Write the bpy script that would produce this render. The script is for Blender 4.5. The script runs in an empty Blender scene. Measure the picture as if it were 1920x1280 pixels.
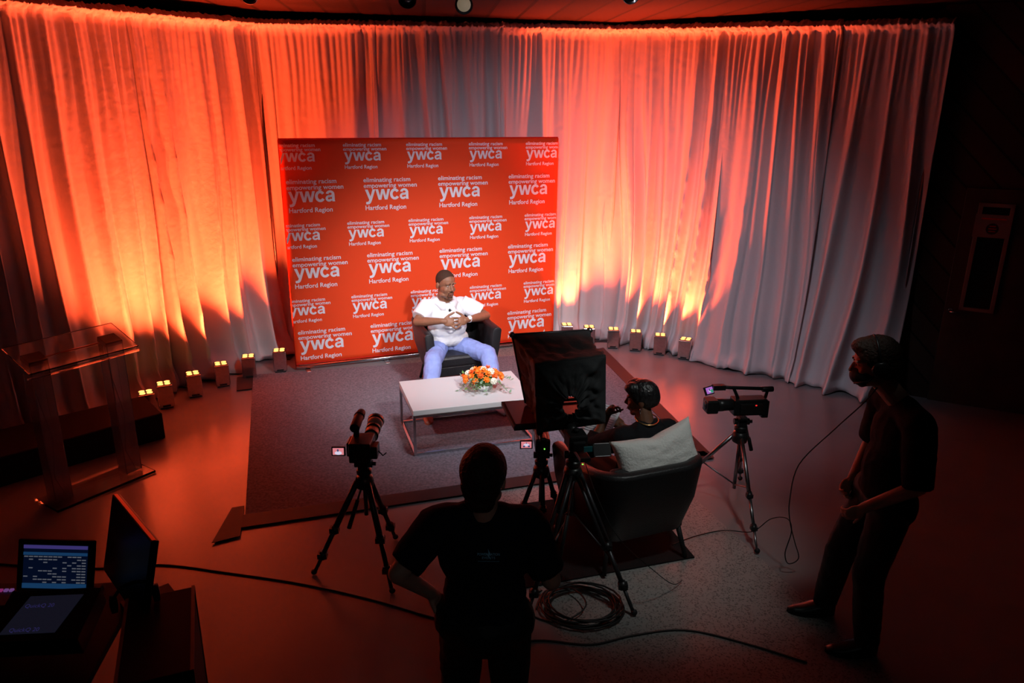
import bpy, bmesh, math, random
from mathutils import Vector, Matrix, Euler, noise
random.seed(11)
V = Vector
R = math.radians
sc = bpy.context.scene
C = sc.collection

# ------------------------------------------------------------------ camera
pitch, roll, CAMH = 0.307, 0.011, 2.838
cd = bpy.data.cameras.new('camera')
cd.sensor_width = 36.0
cd.lens = 36.0 * 1400 / 1920
cd.clip_end = 60
co = bpy.data.objects.new('camera', cd)
C.objects.link(co)
_f = V((0, math.cos(pitch), -math.sin(pitch)))
_r0 = V((1, 0, 0))
_u0 = _r0.cross(_f)
_r = _r0 * math.cos(roll) + _u0 * math.sin(roll)
_u = -_r0 * math.sin(roll) + _u0 * math.cos(roll)
M = Matrix((_r, _u, -_f)).transposed().to_4x4()
M.translation = V((0, 0, CAMH))
co.matrix_world = M
sc.camera = co

# ------------------------------------------------------------------ world, exposure
w = bpy.data.worlds.new('world')
sc.world = w
w.use_nodes = True
w.node_tree.nodes['Background'].inputs[0].default_value = (0.55, 0.6, 0.75, 1)
w.node_tree.nodes['Background'].inputs[1].default_value = 0.002
sc.view_settings.view_transform = 'Standard'
sc.view_settings.look = 'None'
sc.view_settings.exposure = 0.0
sc.view_settings.gamma = 1.0
sc.view_settings.use_curve_mapping = False
sc.cycles.use_denoising = True
sc.cycles.max_bounces = 7
sc.cycles.transparent_max_bounces = 12
sc.cycles.sample_clamp_indirect = 4.0


def spot(name, loc, aim, power, color, size, blend=0.5, radius=0.08):
    l = bpy.data.lights.new(name, 'SPOT')
    l.energy = power
    l.color = color
    l.spot_size = R(size)
    l.spot_blend = blend
    l.shadow_soft_size = radius
    o = bpy.data.objects.new(name, l)
    o.location = loc
    o.rotation_euler = (V(aim) - V(loc)).to_track_quat('-Z', 'Y').to_euler()
    C.objects.link(o)
    return o


# stage key lights hanging from the ceiling in front of the stage (above the frame), and added fill spots
spot('key_light_right', (1.5, 2.6, 3.7), (-0.55, 7.35, 0.8), 1050, (1.0, 0.95, 0.95), 37, 0.9, 0.10)
spot('key_light_left', (-2.6, 2.9, 3.7), (-0.7, 7.3, 0.75), 640, (0.96, 0.93, 1.0), 36, 0.9, 0.10)
spot('fill_light_table', (-0.2, 5.3, 3.7), (-0.35, 6.6, 0.2), 170, (0.95, 0.93, 1.0), 62, 1.0, 0.15)  # added white fill over the table and carpet
spot('curtain_fill', (0.2, 4.9, 3.7), (0.6, 8.6, 0.0), 430, (0.85, 0.82, 1.0), 96, 1.0, 0.25)  # added wash standing in for key light spill on the drapes
spot('interviewer_light', (1.7, 3.1, 3.7), (1.0, 4.4, 0.6), 120, (0.95, 1.0, 0.97), 42, 1.0, 0.15)
spot('logo_fill_light', (0.7, -1.0, 3.7), (0.3, 3.2, 0.7), 16, (0.9, 0.97, 1.0), 42, 1.0, 0.2)  # added dim fill from behind the camera, aimed at the shirt logo

# uplights: floor position, yaw. Boxes are built further down; their light is set here.
UPL = [(-3.42, 6.50, 0.55), (-3.36, 6.74, 0.5), (-3.2, 7.03, 0.5), (-3.03, 7.33, 0.45), (-2.83, 7.58, 0.3), (-2.56, 7.79, 0.25),
       (0.68, 8.93, 0.05), (0.95, 8.84, -0.02), (1.24, 8.76, -0.08), (1.5, 8.67, -0.12), (1.77, 8.53, -0.18), (2.04, 8.37, -0.4)]
UPN = [(-0.8, 0.6), (-0.8, 0.6), (-0.75, 0.66), (-0.7, 0.7), (-0.6, 0.8), (-0.35, 0.95),
       (0.05, 1), (0.1, 1), (0.3, 0.95), (0.5, 0.85), (0.6, 0.8), (0.6, 0.8)]
UPP = [1.0, 1.0, 1.0, 1.1, 1.1, 1.0, 1.0, 1.0, 1.0, 1.05, 1.0, 0.9]
UPW = 600
for (x, y, a), (nx, ny), p in zip(UPL, UPN, UPP):
    L = math.hypot(nx, ny)
    spot('uplight_beam', (x, y, 0.275), (x + nx / L * 0.42, y + ny / L * 0.46, 3.5), UPW * p, (1.0, 0.078, 0.020), 74, 1.0, 0.03)


# ------------------------------------------------------------------ materials
def mat(name, col, rough=0.6, metal=0.0, spec=0.5, nscale=0, namt=0.0, bump=0.0, bscale=60, emis=None, estr=0.0,
        trans=0.0, ior=1.45, sheen=0.0, coat=0.0):
    m = bpy.data.materials.new(name)
    m.use_nodes = True
    nt = m.node_tree
    b = nt.nodes['Principled BSDF']
    b.inputs['Base Color'].default_value = (*col, 1)
    b.inputs['Roughness'].default_value = rough
    b.inputs['Metallic'].default_value = metal
    b.inputs['Specular IOR Level'].default_value = spec
    b.inputs['IOR'].default_value = ior
    b.inputs['Transmission Weight'].default_value = trans
    b.inputs['Sheen Weight'].default_value = sheen
    b.inputs['Coat Weight'].default_value = coat
    if emis:
        b.inputs['Emission Color'].default_value = (*emis, 1)
        b.inputs['Emission Strength'].default_value = estr
    tc = nt.nodes.new('ShaderNodeTexCoord')
    if nscale:
        n = nt.nodes.new('ShaderNodeTexNoise')
        n.inputs['Scale'].default_value = nscale
        n.inputs['Detail'].default_value = 5
        nt.links.new(tc.outputs['Object'], n.inputs['Vector'])
        mx = nt.nodes.new('ShaderNodeMix')
        mx.data_type = 'RGBA'
        mx.inputs[6].default_value = (*[max(0, c * (1 - namt)) for c in col], 1)
        mx.inputs[7].default_value = (*[min(1, c * (1 + namt)) for c in col], 1)
        mr = nt.nodes.new('ShaderNodeMapRange')
        mr.inputs[1].default_value = 0.3
        mr.inputs[2].default_value = 0.7
        nt.links.new(n.outputs[0], mr.inputs[0])
        nt.links.new(mr.outputs[0], mx.inputs[0])
        nt.links.new(mx.outputs[2], b.inputs['Base Color'])
    if bump:
        n2 = nt.nodes.new('ShaderNodeTexNoise')
        n2.inputs['Scale'].default_value = bscale
        n2.inputs['Detail'].default_value = 4
        nt.links.new(tc.outputs['Object'], n2.inputs['Vector'])
        bp = nt.nodes.new('ShaderNodeBump')
        bp.inputs['Strength'].default_value = bump
        bp.inputs['Distance'].default_value = 0.01
        nt.links.new(n2.outputs[0], bp.inputs['Height'])
        nt.links.new(bp.outputs[0], b.inputs['Normal'])
    return m


def drape_material():
    m = mat('white drape cloth', (0.64, 0.61, 0.62), 0.85, spec=0.15, bump=0.35, bscale=14)
    nt = m.node_tree
    b = nt.nodes['Principled BSDF']
    out = [n for n in nt.nodes if n.type == 'OUTPUT_MATERIAL'][0]
    t = nt.nodes.new('ShaderNodeBsdfTranslucent')
    t.inputs[0].default_value = (0.78, 0.72, 0.72, 1)
    mx = nt.nodes.new('ShaderNodeMixShader')
    mx.inputs[0].default_value = 0.08
    nt.links.new(b.outputs[0], mx.inputs[1])
    nt.links.new(t.outputs[0], mx.inputs[2])
    nt.links.new(mx.outputs[0], out.inputs[0])
    return m


def floor_material():
    m = mat('polished concrete', (0.33, 0.31, 0.30), 0.3, spec=0.5)
    nt = m.node_tree
    b = nt.nodes['Principled BSDF']
    tc = [n for n in nt.nodes if n.type == 'TEX_COORD'][0]

    def nz(scale, detail=5):
        n = nt.nodes.new('ShaderNodeTexNoise')
        n.inputs['Scale'].default_value = scale
        n.inputs['Detail'].default_value = detail
        nt.links.new(tc.outputs['Object'], n.inputs['Vector'])
        return n

    def ramp(src, p0, c0, p1, c1):
        r = nt.nodes.new('ShaderNodeValToRGB')
        r.color_ramp.elements[0].position = p0
        r.color_ramp.elements[0].color = (*c0, 1)
        r.color_ramp.elements[1].position = p1
        r.color_ramp.elements[1].color = (*c1, 1)
        nt.links.new(src, r.inputs[0])
        return r
    smooth = ramp(nz(1.3, 3).outputs[0], 0.2, (0.175, 0.175, 0.18), 0.8, (0.225, 0.225, 0.228))
    vo = nt.nodes.new('ShaderNodeTexVoronoi')
    vo.inputs['Scale'].default_value = 120
    nt.links.new(tc.outputs['Object'], vo.inputs['Vector'])
    sep0 = nt.nodes.new('ShaderNodeSeparateColor')
    nt.links.new(vo.outputs['Color'], sep0.inputs[0])
    chips = ramp(sep0.outputs[0], 0.1, (0.13, 0.125, 0.12), 0.35, (0.26, 0.255, 0.245))
    # strip of speckled terrazzo set in the floor, running away from the camera at 18 degrees
    sx = nt.nodes.new('ShaderNodeSeparateXYZ')
    nt.links.new(tc.outputs['Object'], sx.inputs[0])
    dt = nt.nodes.new('ShaderNodeVectorMath')
    dt.operation = 'DOT_PRODUCT'
    dt.inputs[1].default_value = (math.cos(R(18)), math.sin(R(18)), 0)
    nt.links.new(tc.outputs['Object'], dt.inputs[0])
    g1 = nt.nodes.new('ShaderNodeMath')
    g1.operation = 'GREATER_THAN'
    g1.inputs[1].default_value = 1.35
    g2 = nt.nodes.new('ShaderNodeMath')
    g2.operation = 'LESS_THAN'
    g2.inputs[1].default_value = 2.9
    g3 = nt.nodes.new('ShaderNodeMath')
    g3.operation = 'MULTIPLY'
    nt.links.new(dt.outputs['Value'], g1.inputs[0])
    nt.links.new(dt.outputs['Value'], g2.inputs[0])
    nt.links.new(g1.outputs[0], g3.inputs[0])
    nt.links.new(g2.outputs[0], g3.inputs[1])
    mx = nt.nodes.new('ShaderNodeMix')
    mx.data_type = 'RGBA'
    nt.links.new(g3.outputs[0], mx.inputs[0])
    nt.links.new(smooth.outputs[0], mx.inputs[6])
    nt.links.new(chips.outputs[0], mx.inputs[7])
    nt.links.new(mx.outputs[2], b.inputs['Base Color'])
    rr = ramp(nz(2.5, 2).outputs[0], 0.2, (0.17,) * 3, 0.8, (0.27,) * 3)
    nt.links.new(rr.outputs[0], b.inputs['Roughness'])
    return m


def plank_material(name, col, direction, width=0.14, dark=0.25):
    """boards: stripes across `direction` (object space) with a groove between boards"""
    m = mat(name, col, 0.65, spec=0.3)
    nt = m.node_tree
    b = nt.nodes['Principled BSDF']
    tc = [n for n in nt.nodes if n.type == 'TEX_COORD'][0]
    dt = nt.nodes.new('ShaderNodeVectorMath')
    dt.operation = 'DOT_PRODUCT'
    dt.inputs[1].default_value = V(direction).normalized() / width
    nt.links.new(tc.outputs['Object'], dt.inputs[0])
    fr = nt.nodes.new('ShaderNodeMath')
    fr.operation = 'FRACT'
    nt.links.new(dt.outputs['Value'], fr.inputs[0])
    fl = nt.nodes.new('ShaderNodeMath')
    fl.operation = 'FLOOR'
    nt.links.new(dt.outputs['Value'], fl.inputs[0])
    wn = nt.nodes.new('ShaderNodeTexWhiteNoise')
    wn.noise_dimensions = '1D'
    nt.links.new(fl.outputs[0], wn.inputs['W'])
    lo = nt.nodes.new('ShaderNodeMath')
    lo.operation = 'LESS_THAN'
    lo.inputs[1].default_value = 0.1
    nt.links.new(fr.outputs[0], lo.inputs[0])
    mx = nt.nodes.new('ShaderNodeMix')
    mx.data_type = 'RGBA'
    mx.inputs[6].default_value = (*[c * 0.65 for c in col], 1)
    mx.inputs[7].default_value = (*[c * 1.35 for c in col], 1)
    nt.links.new(wn.outputs['Value'], mx.inputs[0])
    m2 = nt.nodes.new('ShaderNodeMix')
    m2.data_type = 'RGBA'
    m2.inputs[7].default_value = (*[c * dark for c in col], 1)
    nt.links.new(lo.outputs[0], m2.inputs[0])
    nt.links.new(mx.outputs[2], m2.inputs[6])
    nt.links.new(m2.outputs[2], b.inputs['Base Color'])
    bp = nt.nodes.new('ShaderNodeBump')
    bp.inputs['Strength'].default_value = 0.8
    bp.inputs['Distance'].default_value = 0.02
    bp.invert = True
    nt.links.new(lo.outputs[0], bp.inputs['Height'])
    nt.links.new(bp.outputs[0], b.inputs['Normal'])
    return m


m_drape = drape_material()
m_floor = floor_material()
m_ceil = plank_material('ceiling boards', (0.03, 0.009, 0.006), (1, 0.115, 0), 0.34)
m_wallp = plank_material('diagonal wall boards', (0.045, 0.024, 0.017), (1, 0, 1), 0.2)
m_wallb = plank_material('back wall boards', (0.06, 0.028, 0.018), (1, 0, 0), 0.2)
m_black = mat('matte black', (0.012, 0.012, 0.013), 0.6, spec=0.3)
m_blackp = mat('black plastic', (0.015, 0.015, 0.016), 0.35, spec=0.5, nscale=90, namt=0.2)
m_leather = mat('black leather', (0.014, 0.013, 0.014), 0.38, spec=0.5, bump=0.25, bscale=120)
m_bcloth = mat('black nylon cloth', (0.04, 0.042, 0.044), 0.65, spec=0.2, bump=0.3, bscale=40)
m_btee = mat('black knit cotton', (0.011, 0.011, 0.013), 0.9, spec=0.15, bump=0.2, bscale=50)
m_navy = mat('dark navy knit', (0.013, 0.014, 0.02), 0.9, spec=0.15, bump=0.2, bscale=40)
m_chrome = mat('brushed steel', (0.55, 0.54, 0.55), 0.22, 1.0)
m_mirror = mat('mirror finish metal', (0.62, 0.6, 0.6), 0.16, 1.0, nscale=30, namt=0.1)
m_alu = mat('dull aluminium', (0.32, 0.31, 0.33), 0.35, 1.0)
m_dgrey = mat('dark grey tube', (0.05, 0.05, 0.055), 0.4, 0.6)
m_red = mat('orange red banner cloth', (0.88, 0.07, 0.014), 0.65, spec=0.25, bump=0.1, bscale=200)
m_redd = mat('banner edge hem', (0.6, 0.02, 0.006), 0.7, spec=0.2)
m_print = mat('white banner print', (0.82, 0.8, 0.86), 0.6, spec=0.2)
m_rug = mat('grey carpet pile', (0.185, 0.172, 0.198), 0.95, spec=0.05, nscale=55, namt=0.3, bump=0.8, bscale=240)
m_mat = mat('black carpet', (0.016, 0.015, 0.016), 0.95, spec=0.05, bump=0.6, bscale=200)
m_tape = mat('dark cloth tape', (0.025, 0.014, 0.014), 0.6, spec=0.3)
m_white = mat('white lacquer', (0.72, 0.72, 0.72), 0.3, spec=0.5)
m_ttop = mat('white table laminate', (0.5, 0.5, 0.49), 0.35)
m_glass = mat('clear acrylic', (0.98, 0.98, 0.98), 0.02, trans=1.0, ior=1.22)
m_glassp = mat('greyish acrylic', (0.82, 0.82, 0.86), 0.12, trans=0.88, ior=1.35)
m_skin1 = mat('brown skin', (0.25, 0.11, 0.06), 0.5, spec=0.4, nscale=25, namt=0.1)
m_skin2 = mat('deep brown skin', (0.15, 0.065, 0.036), 0.5, spec=0.4, nscale=25, namt=0.1)
m_skin3 = mat('fair skin', (0.5, 0.27, 0.2), 0.5, spec=0.4, nscale=25, namt=0.08)
m_hair = mat('black cropped hair', (0.012, 0.009, 0.008), 0.75, spec=0.3, bump=0.9, bscale=160)
m_hairs = mat('very short brown black hair', (0.055, 0.027, 0.017), 0.8, spec=0.2, bump=0.4, bscale=200)
m_hairg = mat('black glossy hair', (0.013, 0.012, 0.013), 0.36, spec=0.6, bump=0.45, bscale=70)
m_hairb = mat('dark brown hair', (0.035, 0.016, 0.01), 0.6, spec=0.4, bump=0.8, bscale=110)
m_shirt = mat('white cotton polo', (0.83, 0.83, 0.85), 0.85, spec=0.15, bump=0.15, bscale=300)
m_trous = mat('light blue chino cloth', (0.25, 0.31, 0.62), 0.85, spec=0.15, nscale=30, namt=0.07, bump=0.15, bscale=250)
m_pillow = mat('off white crinkled cotton', (0.72, 0.71, 0.68), 0.9, spec=0.1, bump=0.5, bscale=60)
m_paper = mat('white paper', (0.75, 0.75, 0.78), 0.7, spec=0.2)
m_gold = mat('gold chain', (0.8, 0.5, 0.2), 0.3, 1.0)
m_eye = mat('eye white', (0.7, 0.66, 0.62), 0.3)
m_pupil = mat('dark iris', (0.01, 0.006, 0.005), 0.2)
m_lip = mat('dark lips', (0.16, 0.055, 0.045), 0.45)
m_lens = mat('lit amber lens', (0.9, 0.5, 0.2), 0.3, emis=(1.0, 0.42, 0.10), estr=2.6)
m_lensd = mat('camera glass', (0.02, 0.02, 0.03), 0.06, spec=0.8)
m_cream = mat('cream lens barrel', (0.62, 0.58, 0.5), 0.4)
m_rust = mat('rust brown leather', (0.32, 0.07, 0.035), 0.5)
m_maroon = mat('maroon reflection glass', (0.16, 0.02, 0.03), 0.12, spec=0.6)  # red reflection on the monitor glass put into the colour
m_org = mat('orange petals', (0.85, 0.2, 0.012), 0.6)
m_org2 = mat('deep orange petals', (0.72, 0.11, 0.012), 0.6)
m_wfl = mat('cream petals', (0.85, 0.83, 0.68), 0.6)
m_leaf = mat('green leaf', (0.1, 0.2, 0.035), 0.5)
m_leaf2 = mat('grey green leaf', (0.16, 0.25, 0.15), 0.5)
m_door = mat('dark brown door', (0.05, 0.03, 0.02), 0.5, nscale=6, namt=0.15)
m_dframe = mat('pale window moulding', (0.22, 0.16, 0.15), 0.5)
m_dglass = mat('dark window glass', (0.01, 0.012, 0.014), 0.08, spec=0.6)
m_cable = mat('black rubber cable', (0.01, 0.01, 0.01), 0.5)
m_riser = mat('black riser carpet', (0.016, 0.011, 0.011), 0.9, spec=0.1)
m_blue = mat('pale blue logo print', (0.3, 0.7, 0.95), 0.6)
m_case = mat('dark plywood case', (0.010, 0.006, 0.005), 0.7, spec=0.2)
m_green = mat('lit green indicator', (0.1, 0.5, 0.05), 0.4, emis=(0.25, 1.0, 0.1), estr=1.2)
m_redled = mat('lit red indicator', (0.5, 0.02, 0.02), 0.4, emis=(1.0, 0.03, 0.03), estr=0.9)
m_orim = mat('painted orange light', (0.5, 0.09, 0.02), 0.3, 0.3)  # orange stage light on rim and crossbar put into the colour
m_warm = mat('warm lit lamp glass', (0.9, 0.7, 0.5), 0.3, emis=(1.0, 0.78, 0.5), estr=0.12)


def emat(name, col, s):
    return mat(name, tuple(c * 0.2 for c in col), 0.4, emis=col, estr=s)


m_scr_pink = emat('lit screen pink', (0.9, 0.28, 0.32), 0.75)
m_scr_white = emat('lit screen white', (0.8, 0.75, 0.95), 0.8)
m_scr_dark = emat('lit screen dark blue', (0.1, 0.12, 0.3), 0.5)
m_scr_violet = emat('lit screen violet', (0.55, 0.2, 0.75), 0.65)
m_scr_teal = emat('lit screen green', (0.05, 0.45, 0.25), 0.6)
m_scr_navy = emat('lit screen navy', (0.002, 0.006, 0.025), 0.5)
m_scr_cell = emat('lit screen grey cells', (0.28, 0.30, 0.36), 0.3)
m_scr_bar = emat('lit screen indigo bar', (0.08, 0.06, 0.3), 0.45)
m_scr_blue = emat('lit screen blue strip', (0.015, 0.08, 0.22), 0.42)
m_pad = emat('dim slate screen', (0.018, 0.018, 0.036), 0.3)
m_padtxt = emat('violet screen lettering', (0.06, 0.05, 0.25), 0.3)
m_btn1 = emat('lit magenta key', (0.5, 0.05, 0.3), 0.35)
m_btn2 = emat('lit violet key', (0.3, 0.12, 0.45), 0.35)
m_btn3 = emat('lit cyan key', (0.12, 0.4, 0.4), 0.35)


# ------------------------------------------------------------------ mesh helpers
def basis(d):
    d = V(d).normalized()
    a = V((0, 0, 1)) if abs(d.z) < 0.9 else V((1, 0, 0))
    x = a.cross(d).normalized()
    y = d.cross(x)
    return x, y, d


class MB:
    def __init__(s):
        s.v, s.f, s.s = [], [], []

    def add(s, vs, fs, smooth=False):
        o = len(s.v)
        s.v += [tuple(p) for p in vs]
        s.f += [tuple(i + o for i in f) for f in fs]
        s.s += [smooth] * len(fs)
        return s

    def box(s, c, size, rot=None):
        c = V(c)
        vs = []
        for dx in (-.5, .5):
            for dy in (-.5, .5):
                for dz in (-.5, .5):
                    p = V((dx * size[0], dy * size[1], dz * size[2]))
                    if rot is not None:
                        p = rot @ p
                    vs.append(c + p)
        return s.add(vs, [(0, 1, 3, 2), (4, 6, 7, 5), (0, 4, 5, 1), (2, 3, 7, 6), (0, 2, 6, 4), (1, 5, 7, 3)])

    def prism(s, pts, z0, z1):
        n = len(pts)
        vs = [(p[0], p[1], z0) for p in pts] + [(p[0], p[1], z1) for p in pts]
        fs = [tuple(range(n))[::-1], tuple(range(n, 2 * n))] + [(i, (i + 1) % n, n + (i + 1) % n, n + i) for i in range(n)]
        return s.add(vs, fs)

    def cyl(s, p0, p1, r0, r1=None, n=16, smooth=True):
        r1 = r0 if r1 is None else r1
        p0, p1 = V(p0), V(p1)
        x, y, d = basis(p1 - p0)
        vs = []
        for p, r in ((p0, r0), (p1, r1)):
            for i in range(n):
                a = 2 * math.pi * i / n
                vs.append(p + x * math.cos(a) * r + y * math.sin(a) * r)
        s.add(vs, [(i, (i + 1) % n, n + (i + 1) % n, n + i) for i in range(n)], smooth)
        o = len(s.v) - 2 * n
        s.f += [tuple(o + i for i in range(n))[::-1], tuple(o + n + i for i in range(n))]
        s.s += [False, False]
        return s

    def rings(s, rings, caps=True, smooth=True):
        n = len(rings[0])
        vs = [p for r in rings for p in r]
        fs = []
        for k in range(len(rings) - 1):
            for i in range(n):
                fs.append((k * n + i, k * n + (i + 1) % n, (k + 1) * n + (i + 1) % n, (k + 1) * n + i))
        s.add(vs, fs, smooth)
        if caps:
            o = len(s.v) - len(vs)
            s.f += [tuple(o + i for i in range(n))[::-1], tuple(o + (len(rings) - 1) * n + i for i in range(n))]
            s.s += [smooth, smooth]
        return s

    def tube(s, pts, r, n=8):
        pts = [V(p) for p in pts]
        rr = r if isinstance(r, (list, tuple)) else [r] * len(pts)
        x, y, d = basis(pts[1] - pts[0])
        out = []
        for i, p in enumerate(pts):
            d = (pts[min(i + 1, len(pts) - 1)] - pts[max(i - 1, 0)]).normalized()
            x = (x - d * x.dot(d)).normalized()
            y = d.cross(x)
            out.append([p + (x * math.cos(2 * math.pi * k / n) + y * math.sin(2 * math.pi * k / n)) * rr[i] for k in range(n)])
        return s.rings(out)

    def lathe(s, prof, c=(0, 0, 0), axis=(0, 0, 1), n=20):
        x, y, d = basis(axis)
        c = V(c)
        out = []
        for r, h in prof:
            out.append([c + d * h + (x * math.cos(2 * math.pi * k / n) + y * math.sin(2 * math.pi * k / n)) * max(r, 1e-4) for k in range(n)])
        return s.rings(out)

    def ell(s, c, r, rot=None, n=16, m=10):
        c = V(c)
        if not isinstance(r, (list, tuple)):
            r = (r, r, r)
        out = []
        for j in range(m + 1):
            t = math.pi * (j + 0.02 if j == 0 else (j - 0.02 if j == m else j)) / m
            ring = []
            for k in range(n):
                a = 2 * math.pi * k / n
                p = V((r[0] * math.sin(t) * math.cos(a), r[1] * math.sin(t) * math.sin(a), -r[2] * math.cos(t)))
                if rot is not None:
                    p = rot @ p
                ring.append(c + p)
            out.append(ring)
        return s.rings(out)

    def cap(s, p0, p1, r0, r1, n=14):
        """tapered capsule"""
        p0, p1 = V(p0), V(p1)
        x, y, d = basis(p1 - p0)
        out = []
        for p, r, a0, a1 in ((p0, r0, -89, 0), (p1, r1, 0, 89)):
            for q in range(5):
                t = R(a0 + (a1 - a0) * q / 4)
                cen = p + d * r * math.sin(t)
                rr = r * math.cos(t)
                out.append([cen + (x * math.cos(2 * math.pi * k / n) + y * math.sin(2 * math.pi * k / n)) * rr for k in range(n)])
        return s.rings(out)

    def limb(s, pts, rad):
        for i in range(len(pts) - 1):
            s.cap(pts[i], pts[i + 1], rad[i], rad[i + 1])
        return s

    def mesh(s, name):
        me = bpy.data.meshes.new(name)
        me.from_pydata(s.v, [], s.f)
        me.polygons.foreach_set('use_smooth', s.s)
        me.update()
        return me

    def build(s, name, m, parent=None, bevel=0, fix=True, loc=None, solid=0):
        me = s.mesh(name)
        if fix:
            bm = bmesh.new()
            bm.from_mesh(me)
            bmesh.ops.recalc_face_normals(bm, faces=bm.faces)
            bm.to_mesh(me)
            bm.free()
        return link(name, me, m, parent, bevel, loc, solid)


def link(name, me, m, parent=None, bevel=0, loc=None, solid=0):
    me.materials.clear()
    me.materials.append(m)
    o = bpy.data.objects.new(name, me)
    C.objects.link(o)
    if parent:
        o.parent = parent
    if loc:
        o.location = loc
    if solid:
        md = o.modifiers.new('solid', 'SOLIDIFY')
        md.thickness = solid
    if bevel:
        md = o.modifiers.new('bevel', 'BEVEL')
        md.width = bevel
        md.segments = 2
        md.limit_method = 'ANGLE'
    return o


def thing(name, label, cat, loc=(0, 0, 0), rz=0, group=None):
    o = bpy.data.objects.new(name, None)
    o.empty_display_size = 0.1
    C.objects.link(o)
    o.location = loc
    o.rotation_euler = (0, 0, rz)
    o['label'] = label
    o['category'] = cat
    if group:
        o['group'] = group
    return o


def tag(o, label, cat, group=None):
    o['label'] = label
    o['category'] = cat
    if group:
        o['group'] = group
    return o


def struct(o):
    o['kind'] = 'structure'
    return o


def dup(root, loc, rz, label=None):
    r = root.copy()
    C.objects.link(r)
    r.location = loc
    r.rotation_euler = (0, 0, rz)
    if label:
        r['label'] = label
    for ch in list(root.children):
        c = ch.copy()
        C.objects.link(c)
        c.parent = r
        for g in list(ch.children):
            d = g.copy()
            C.objects.link(d)
            d.parent = c
    return r


def remesh(mb, name, m, parent=None, voxel=0.006, smooth=6, wr=0.0, wscale=9.0, cuts=(), sfac=0.5):
    """union of closed shapes -> one continuous surface"""
    me = mb.mesh('tmp')
    o = bpy.data.objects.new('tmp', me)
    C.objects.link(o)
    md = o.modifiers.new('r', 'REMESH')
    md.mode = 'VOXEL'
    md.voxel_size = voxel
    md.use_smooth_shade = True
    sm = o.modifiers.new('s', 'SMOOTH')
    sm.iterations = smooth
    sm.factor = sfac
    dg = bpy.context.evaluated_depsgraph_get()
    dg.update()
    me2 = bpy.data.meshes.new_from_object(o.evaluated_get(dg))
    bpy.data.objects.remove(o)
    bm = bmesh.new()
    bm.from_mesh(me2)
    if wr:
        bm.normal_update()
        for v in bm.verts:
            p = v.co * wscale
            n = noise.noise(V((p.x, p.y, p.z * 0.55)) + V((3, 1, 7))) + 0.5 * noise.noise(p * 2.3)
            v.co += v.normal * (1 - abs(n) * 2.2) * wr
    for (pc, pn) in cuts:
        g = bm.verts[:] + bm.edges[:] + bm.faces[:]
        bmesh.ops.bisect_plane(bm, geom=g, plane_co=V(pc), plane_no=V(pn), clear_outer=True)
    for f in bm.faces:
        f.smooth = True
    bm.to_mesh(me2)
    bm.free()
    me2.name = name
    return link(name, me2, m, parent)


def text_geo(txt, size, off=0.0, align='LEFT', space=1.0):
    cu = bpy.data.curves.new('t', 'FONT')
    cu.body = txt
    cu.size = size
    cu.offset = off
    cu.align_x = align
    cu.space_character = space
    cu.resolution_u = 3
    o = bpy.data.objects.new('t', cu)
    C.objects.link(o)
    dg = bpy.context.evaluated_depsgraph_get()
    dg.update()
    me = bpy.data.meshes.new_from_object(o.evaluated_get(dg))
    vs = [v.co.copy() for v in me.vertices]
    fs = [tuple(p.vertices) for p in me.polygons]
    bpy.data.objects.remove(o)
    return vs, fs


# ------------------------------------------------------------------ setting
f = struct(MB().box((0, 5.5, -0.05), (16, 15, 0.1)).build('floor', m_floor))
c = struct(MB().box((0, 5.5, 3.795), (16, 15, 0.1)).build('ceiling', m_ceil))
struct(MB().box((0, 12.55, 1.87), (16, 0.1, 3.74)).build('wall_back', m_wallb))
struct(MB().box((-7.0, 5.5, 1.87), (0.1, 14, 3.74)).build('wall_left', m_wallb))
WR = thing_r = bpy.data.objects.new('wall_right', None)
bpy.data.objects.remove(WR)
wyaw = math.atan2(-0.45, 0.893)
WL = 5.0
wr = MB().box((WL / 2, 0.06, 1.87), (WL, 0.12, 3.74)).build('wall_right', m_wallp)
wr.location = (3.9, 7.37, 0)
wr.rotation_euler = (0, 0, wyaw)
struct(wr)
wr2 = MB().box((0.06, 0, 1.87), (0.12, 5.1, 3.74)).build('wall_side', m_wallb)
wr2.location = (4.02, 9.95, 0)
struct(wr2)
# ceiling beam seen at the top right of the photo
bm_ = MB().box((0, 0, 0), (0.3, 5.5, 0.16)).build('trim_1', m_ceil)
bm_.location = (3.35, 11.0, 3.67)
struct(bm_)
# door in the right wall
dr = MB().box((0.92, -0.012, 1.07), (0.98, 0.05, 2.14)).build('door_1', m_door, bevel=0.004)
dr.location = wr.location
dr.rotation_euler = (0, 0, wyaw)
struct(dr)
fr = MB()
u0, u1, z0, z1, t = 0.55, 0.84, 0.97, 2.01, 0.035
fr.box(((u0 + t / 2), -0.045, (z0 + z1) / 2), (t, 0.03, z1 - z0)).box((u1 - t / 2, -0.045, (z0 + z1) / 2), (t, 0.03, z1 - z0))
fr.box(((u0 + u1) / 2, -0.045, z0 + t / 2), (u1 - u0, 0.03, t)).box(((u0 + u1) / 2, -0.045, z1 - t / 2), (u1 - u0, 0.03, t))
fr.build('window_frame', m_dframe, dr, 0.003)
MB().box(((u0 + u1) / 2, -0.04, (z0 + z1) / 2), (u1 - u0 - 2 * t, 0.01, z1 - z0 - 2 * t)).build('window_glass', m_dglass, dr)
hd = MB().cyl((0.475, -0.04, 0.95), (0.475, -0.09, 0.95), 0.012).cyl((0.475, -0.085, 0.95), (0.56, -0.085, 0.95), 0.011).cyl((0.475, -0.036, 0.95), (0.475, -0.045, 0.95), 0.028)
hd.build('door_handle', m_chrome, dr)
nt_ = thing('paper_notice', 'white paper notice with a round dark mark taped over the door window', 'notice', (3.9, 7.37, 0), wyaw)
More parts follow.
